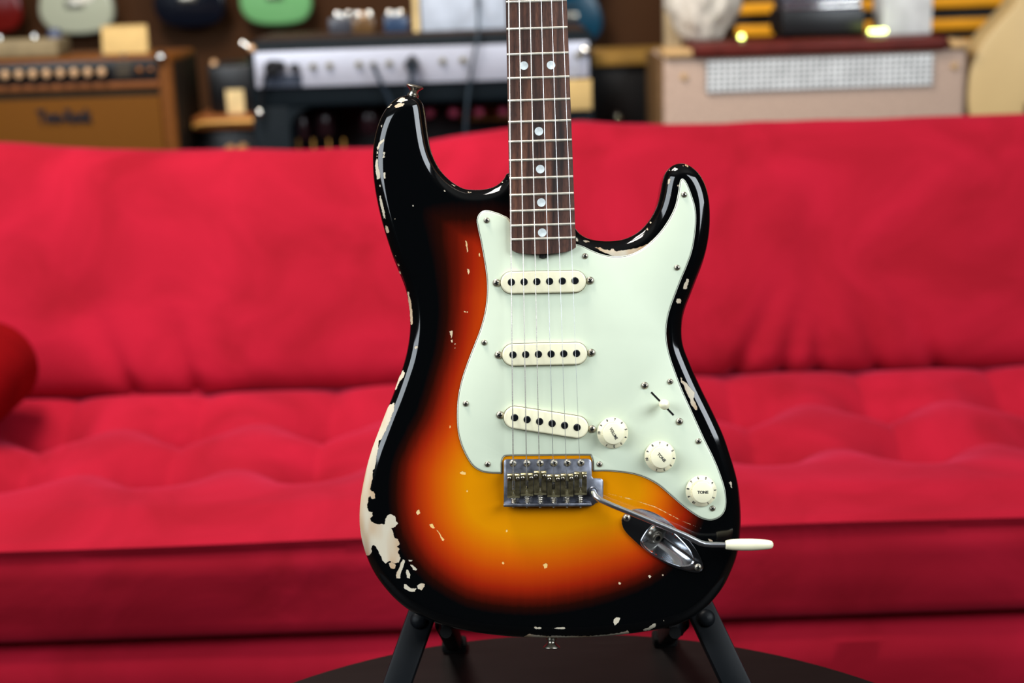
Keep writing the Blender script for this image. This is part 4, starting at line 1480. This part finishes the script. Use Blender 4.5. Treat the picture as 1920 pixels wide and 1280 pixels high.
# on top of it
p = at_y(866, 30, 3.04)
wb = thing('white_box', 'white box on the silver-panel amplifier beside the guitar neck', 'box', (p.x + .005, 3.06, A4T))
MB().box((0, 0, 0.06), (0.178, 0.10, 0.12)).build('box_body', mk('white_card_blue', (172, 180, 192), .5), wb, bevel=0.003)
MB().box((0, 0, 0.125), (0.182, 0.104, 0.012)).build('box_lid', M_white, wb, bevel=0.002)
o = MB().box((0, 0, 0), (0.012, 0.10, 0.12)).build('cream_sleeve', mk('cream_edge', (206, 180, 128), .6))
o.location = (p.x - .094, 3.06, A4T + .060)
tag(o, 'cream cardboard sleeve standing against the white box', 'card')
for i, (x, dy, ln, col, lb) in enumerate(((642, 3.08, .05, (60, 62, 70), 'dark effects pedal farthest from the white box on the amplifier'),
                                       (682, 3.05, .046, (88, 64, 36), 'brown effects pedal with chrome knobs in the middle of three on the amplifier'),
                                       (742, 3.06, .05, (44, 62, 88), 'blue effects pedal next to the white box on the amplifier'))):
    p = at_y(x, 40, dy)
    q = thing('effects_pedal', lb, 'pedal', (p.x, dy, A4T), 0.05 * i, 'effects pedals on the silver-panel amplifier')
    MB().box((0, 0, 0.016), (ln, 0.085, 0.032)).build('housing', mk('pedal_enamel', col, .3), q, bevel=0.004)
    for dx in (-.012, .012):
        MB().lathe([(.0075, 0), (.0075, .006), (.0065, .0105), (.004, .0130), (0, .0138)], Matrix.Translation((dx, .015, .032)), 16).build('control_knob', M_glint, q)
    MB().lathe([(.0055, 0), (.0055, .005), (.004, .010), (0, .012)], Matrix.Translation((0, -.026, .032)), 14).build('foot_switch', M_glint if i != 1 else M_brass, q)

# ---- right of the neck --------------------------------------------------------------
F5 = FZ(Face((0.20, 3.22, 0), 0), BZ)
a5 = thing('black_amplifier', 'black amplifier with tan wooden top rail between the guitar neck and the tan amplifier', 'amplifier', (0.20, 3.22, BZ))
x0, z1 = F5(1108, 124)
x1, _ = F5(1262, 124)
z1 = F5(1180, 122)[1]
MB().box(((x0 + x1) / 2, .12, z1 / 2), (x1 - x0, .24, z1)).build('cabinet', M_blackp, a5, bevel=0.006)
z2 = F5(1180, 99)[1]
MB().box(((x0 + x1) / 2, .11, (z1 + z2) / 2), (x1 - x0, .25, z2 - z1)).build('wooden_rail', mk('ochre_wood', (146, 112, 54), .5), a5, bevel=0.004)
lx, lz = F5(1158, 222, 0)
MB().lathe([(0.0130, -0.0020), (0.0130, 0.0000), (0.0120, 0.0049), (0.0092, 0.0092), (0.0049, 0.0120), (0.0000, 0.0130)], frame((lx, 0, lz), (0, -1, .2)), 18).build('control_knob', M_glint, a5, smooth=60)
F6 = FZ(Face((0.15, 2.9, 0), 0), 0)
p = at_y(1092, 205, 2.9)
# price card hung on the amp's end, and the shiny knob above it
cp = thing('price_tag', 'cream price tag hanging beside the guitar neck', 'card', (p.x, OY - .012, p.z))
c0, z0 = Face((p.x, OY - .012, 0), 0)(1040, 150)
c1, z3 = Face((p.x, OY - .012, 0), 0)(1110, 205)
MB().box(((c0 + c1) / 2, 0, (z0 + z3) / 2 - p.z), (c1 - c0, .003, z0 - z3)).build('tag_card', M_cream, cp, bevel=.0005)
MB().tube([((c0 + c1) / 2, 0, z0 - p.z), ((c0 + c1) / 2 + .01, .004, z0 - p.z + .035)], .0012, 6).build('tag_string', M_white, cp)
gk = at_y(1097, 95, OY)
lx, lz = F4(1097, 95, -.004)
MB().lathe([(0.0125, -0.0020), (0.0125, 0.0000), (0.0115, 0.0048), (0.0089, 0.0089), (0.0048, 0.0115), (0.0000, 0.0125)], frame((lx, -.006, lz), (0, -1, .2)), 18).build('corner_guard', M_glint, a4, smooth=60)

# ---- tan amplifier -----------------------------------------------------------------
F7 = FZ(Face((0.62, 2.88, 0), 0), BZ)
a7 = thing('tan_amplifier', 'tan amplifier with a silver grille strip and red-brown leather handle strip', 'amplifier', (0.62, 2.88, BZ))
xl, _ = F7(1244, 150)
xr, _ = F7(1814, 150)
zt = F7(1530, 96)[1]
MB().box(((xl + xr) / 2, .13, zt / 2), (xr - xl, .26, zt)).build('cabinet', M_tan, a7, bevel=.014, bseg=3)
c, d = fb(F7, 1229, 88, 1246, 240, .01, .25)
MB().box((xl - .004, .13, zt / 2), (.012, .24, zt - .01)).build('side_panel', mk('brown_side', (92, 68, 42), .6), a7, bevel=.003)
xa, _ = F7(1297, 100)
xb, _ = F7(1776, 86)
MB().box(((xa + xb) / 2, .06, zt + .008), (xb - xa, .15, .026)).build('leather_strip', M_leather, a7, bevel=.008, bseg=3)
for xx, w_ in ((xl + .032, .064), (xr - .02, .04)):
    MB().box((xx, .05, zt + .004), (w_, .12, .016)).build('corner_cap', M_tan_side, a7, bevel=.006)
xa, za = F7(1324, 116)
xb, _ = F7(1746, 160)
zc = (F7(1535, 107)[1] + F7(1535, 166)[1]) / 2
zh = F7(1535, 107)[1] - F7(1535, 166)[1]
gp = MB().box(((xa + xb) / 2, -.001, zc), (xb - xa, .006, zh)).build('grille_strip', mk('grille_grey', (58, 62, 76), .6), a7)
gs = MB()
nx_, nz_ = 37, 6
for i in range(nx_):
    gs.box((xa + (i + .5) * (xb - xa) / nx_, -.0055, zc), ((xb - xa) / nx_ * .42, .002, zh))
for j in range(nz_):
    gs.box(((xa + xb) / 2, -.0062, zc - zh / 2 + (j + .5) * zh / nz_), (xb - xa, .002, zh / nz_ * .42))
gso = gs.build('woven_strands', mk('silver_strand', (212, 214, 212), .5, .1), gp)
gso['kind'] = 'stuff'
for x, y in ((1282, 144), (1789, 124)):
    stub(F7, x, y, .0065, .005, M_tan_side, a7, 'screw', 0.0)
A7T = BZ + zt

# on top of the tan amplifier
p = at_y(1322, 80, 2.99)
wr = thing('wrapped_bundle', 'crumpled white plastic wrapped bundle on the tan amplifier', 'bundle', (p.x, 3.02, A7T + .0215))
bm = bmesh.new()
bmesh.ops.create_icosphere(bm, subdivisions=4, radius=1)
from mathutils import noise as _ns
for v in bm.verts:
    n = _ns.noise(v.co * 2.3) * .17 + abs(_ns.noise(v.co * 4.3)) * .26 - abs(_ns.noise(v.co * 9.0)) * .10
    q = v.co.normalized() * (1 + n)
    tap = 1 - .16 * max(0, -q.z) - .08 * max(0, q.z)
    v.co = (q.x * .074 * tap, q.y * .058 * tap, max(q.z * .105, -.088) + .088)
me = bpy.data.meshes.new('wrapping')
bm.to_mesh(me); bm.free()
me.polygons.foreach_set('use_smooth', [True] * len(me.polygons))
me.materials.append(mk('white_plastic_wrap', (204, 197, 184), .3, 0, .05, 40, .4))
put('wrapping', me, wr)
MB().tube([(.07 * math.cos(a), .055 * math.sin(a), 0.150 + .005 * math.sin(3 * a)) for a in np.linspace(0, 2 * PI, 30)], .0035, 6).build('tape_band', mk('cream_tape', (222, 206, 170), .4), wr)
p = at_y(1272, 80, 3.06)
ctn = thing('cream_carton', 'narrow cream carton standing behind the white bundle on the tan amplifier', 'box', (p.x - .006, 3.115, A7T + .0005))
MB().box((0, 0, .075), (.036, .04, .15)).build('box_body', mk('cream_board', (178, 158, 124), .6), ctn, bevel=.002)
MB().box((0, 0, .152), (.038, .042, .008)).build('box_lid', mk('cream_board_lid', (186, 164, 128), .6), ctn, bevel=.002)
p = at_y(1385, 88, 2.93)
gl = thing('pilot_light', 'small glowing yellow lamp at the foot of the white bundle', 'lamp', (p.x + .003, 2.915, A7T + .021))
MB().lathe([(.006, 0), (.006, .006)], seg=14).build('lamp_socket', M_nickel, gl)
MB().lathe([(.005, .006), (.006, .010), (.004, .015), (0, .016)], seg=14).build('lamp_lens', M_lampg, gl, smooth=60)
p = at_y(1540, 70, 2.98)
rk = thing('chrome_amplifier', 'black power amplifier with a polished chrome upper housing on the tan amplifier', 'amplifier', (p.x, 3.03, A7T + .0285))
MB().box((0, 0, .024), (.168, .14, .048)).build('housing', M_blackp, rk, bevel=.003)
ch = MB().box((0, .0, .068), (.158, .12, .042)).build('chrome_housing', mk('satin_chrome', (150, 154, 172), .25, .9), rk, bevel=.004)
for j in range(3):
    MB().box((0, -.061, .054 + j * .013), (.156, .004, .004)).build('cooling_fin', M_glint, ch, bevel=.001)
for i in range(4):
    MB().lathe([(.007, 0), (.007, .005), (0, .009)], frame((-.052 + i * .016, -.064, .080), (0, -1, .5)), 14).build('switch_cap', M_glint, ch)
for dx in (-.07, .07):
    MB().box((dx, 0, -.003), (.02, .1, .008)).build('foot', M_rub, rk)
p = at_y(1700, 66, 2.98)
w2 = thing('white_case', 'plain white box standing at the end of the leather strip on the tan amplifier', 'box', (p.x, 3.02, A7T + .021))
MB().box((0, 0, .075), (.100, .09, .15)).build('box_body', mk('white_card_grey', (186, 188, 188), .6), w2, bevel=.003)
MB().box((0, 0, .152), (.104, .094, .010)).build('box_lid', M_white, w2, bevel=.002)
p = at_y(1642, 68, 2.93)
g2 = thing('pilot_light', 'glowing yellow-green lamp strip beside the plain white box', 'lamp', (p.x, 2.925, A7T + .021))
MB().box((0, 0, .004), (.046, .014, .008)).build('lamp_socket', M_nickel, g2, bevel=.001)
MB().box((.002, -.001, .012), (.036, .011, .009)).build('lamp_lens', M_lampg, g2, bevel=.003)

# slatted rack behind
M_plank = mk('yellow_plank', (206, 148, 62), .5, 0, .12, 12, stretch=(1, 8, 8))
M_plank2 = mk('orange_plank', (228, 156, 30), .5, 0, .10, 12, stretch=(1, 8, 8))
RY = 3.63
x0, x1 = at_y(1380, 30, RY).x, at_y(1990, 30, RY).x
rack = thing('slatted_rack', 'yellow slatted wooden rack standing behind the tan amplifier', 'rack', ((x0 + x1) / 2, RY, 0))
hw = (x1 - x0) / 2
zz = [at_y(1640, y, RY).z for y in (50, 8, -36, -80)]
for z in zz:
    MB().box((0, 0, z), (2 * hw, .02, .026)).build('plank', M_plank2 if z in zz[:2] else M_plank, rack, bevel=.003)
zz2 = [z - .05 * (i + 1) for i in range(9) for z in zz[:1]]
for z in zz2:
    MB().box((0, 0, z), (2 * hw, .02, .026)).build('plank', M_plank2, rack, bevel=.003)
for dx in (-hw + .02, 0.05, hw - .02):
    MB().box((dx, .035, .56), (.04, .05, 1.12)).build('post', M_shade_post, rack, bevel=.003)
MB().box((0, .075, .6), (2 * hw, .01, 1.1)).build('back_board', M_blackp, rack)

# cream acoustic guitar, right, on a small black stand on the bench
p = at_y(1992, 172, 2.90)
ac = [(0, -.185), (.09, -.170), (.150, -.118), (.184, -.055), (.195, 0), (.188, .058), (.165, .108), (.133, .146), (.108, .176), (.100, .205), (.108, .24), (.122, .28), (.118, .325), (.085, .355), (.03, .365)]
ac = ac + [(-x, z) for x, z in ac[::-1] if x > 0]
zc_ = p.z
cg = thing('acoustic_guitar', 'cream topped acoustic guitar cut off by the picture edge beside the tan amplifier', 'guitar', (p.x, 2.90, zc_ - .185))
rg = ccw(resample(ac, .012))
rgn = normals2d(rg, 1)
b = MB()
b.loft([[(q[0], y, q[1] + .185) for q in rg - rgn * ins] for ins, y in ((.004, -.012), (0.001, -.010), (0, -.006), (0, .075), (.004, .080))])
b.build('body', mk('cream_top', (186, 160, 112), .4, 0, .03, 8), cg, smooth=40)
MB().lathe([(.048, 0), (.048, .002), (.042, .0025), (0, .0025)], frame((0, -.0125, .185 + .14), (0, -1, 0)), 30).build('sound_hole', M_dark, cg)
MB().box((0, -.016, .185 - .03), (.16, .008, .025)).build('bridge', M_rose, cg, bevel=.003)
MB().box((0, -.018, .185 + .36 + .14), (.05, .022, .50)).build('neck', M_rose, cg, bevel=.004)
MB().box((0, -.014, .185 + .36 + .46), (.07, .016, .16)).build('headstock', M_maple, cg, bevel=.004)
st = thing('guitar_stand', 'black tubular stand under the cream acoustic guitar', 'guitar stand', (p.x, 2.90, BZ))
hh = zc_ - .185 - BZ
MB().tube([(-.06, -.03, hh - .006), (.06, -.03, hh - .006)], .006, 8).build('cradle_bar', M_stand, st)
MB().tube([(-.06, .09, hh - .006), (.06, .09, hh - .006)], .006, 8).build('cradle_bar', M_stand, st)
for dx in (-.06, .06):
    MB().tube([(dx, -.03, hh - .006), (dx, .09, hh - .006)], .006, 8).build('cradle_arm', M_stand, st)
    MB().tube([(dx, .03, hh - .006), (dx * 1.3, .05, 0.004)], .007, 8).build('leg', M_stand, st)

# guitars hanging on the back wall
M_guardw = mk('white_pickguard', (220, 216, 200), .35)
osh = ccw(np.array([((x - 1030) * .000452, (1195 - y) * .000452) for x, y in resample(OUT, 16, 2)]))
osn = normals2d(osh, 1)


def wall_guitar(px, py, col, label, s=.74, Y=3.93, guardcol=None):
    p = at_y(px, py, Y)
    g = thing('hanging_guitar', label, 'guitar', (p.x, Y, p.z), 0, 'guitars hanging on the back wall')
    b = MB()
    b.loft([[(q[0] * s, y, q[1] * s) for q in osh - osn * ins] for ins, y in ((.016, -.02), (.008, -.0185), (.002, -.014), (0, -.008), (0, .012), (.008, .02))])
    b.build('body', mk('guitar_finish', col, .18, 0, .03, 6, coat=.4), g, smooth=60)
    if guardcol:
        MB().lathe([(.07 * s, 0), (.07 * s, .002), (0, .0022)], frame((.035 * s, -.0205, .2 * s), (0, -1, 0)), 30).build('pickguard', guardcol, g)
    MB().box((0, -.024, .13 * s), (.075 * s, .006, .03 * s)).build('bridge', M_nickel, g, bevel=.001)
    for k in range(2):
        MB().box((0, -.023, (.17 + .07 * k) * s), (.07 * s, .005, .018 * s)).build('pickup', M_blackp, g, bevel=.002)
    MB().box((0, -.024, .58 * s), (.05 * s, .018, .56 * s)).build('neck', M_maple, g, bevel=.003)
    MB().box((0, -.020, .93 * s), (.075 * s, .014, .16 * s)).build('headstock', M_maple, g, bevel=.003)
    MB().tube([(-.03 * s, -.02, .84 * s), (-.03 * s, .0699, .84 * s)], .006, 8).build('wall_hook', M_stand, g)
    return g


wall_guitar(150, 64, (172, 176, 154), 'pale white guitar hanging behind the cream price card', .62, guardcol=M_guardw)
wall_guitar(360, 52, (10, 14, 24), 'black guitar with a blue sheen hanging between the white and green guitars', .60)
wall_guitar(521, 47, (112, 172, 112), 'mint green guitar hanging behind the silver-panel amplifier', .60)
wall_guitar(-18, 64, (96, 16, 12), 'dark red guitar hanging farthest from the guitar neck, above the grey beige pedal', .60)
wall_guitar(1068, 82, (18, 62, 84), 'teal blue guitar hanging partly hidden by the guitar neck', .56)
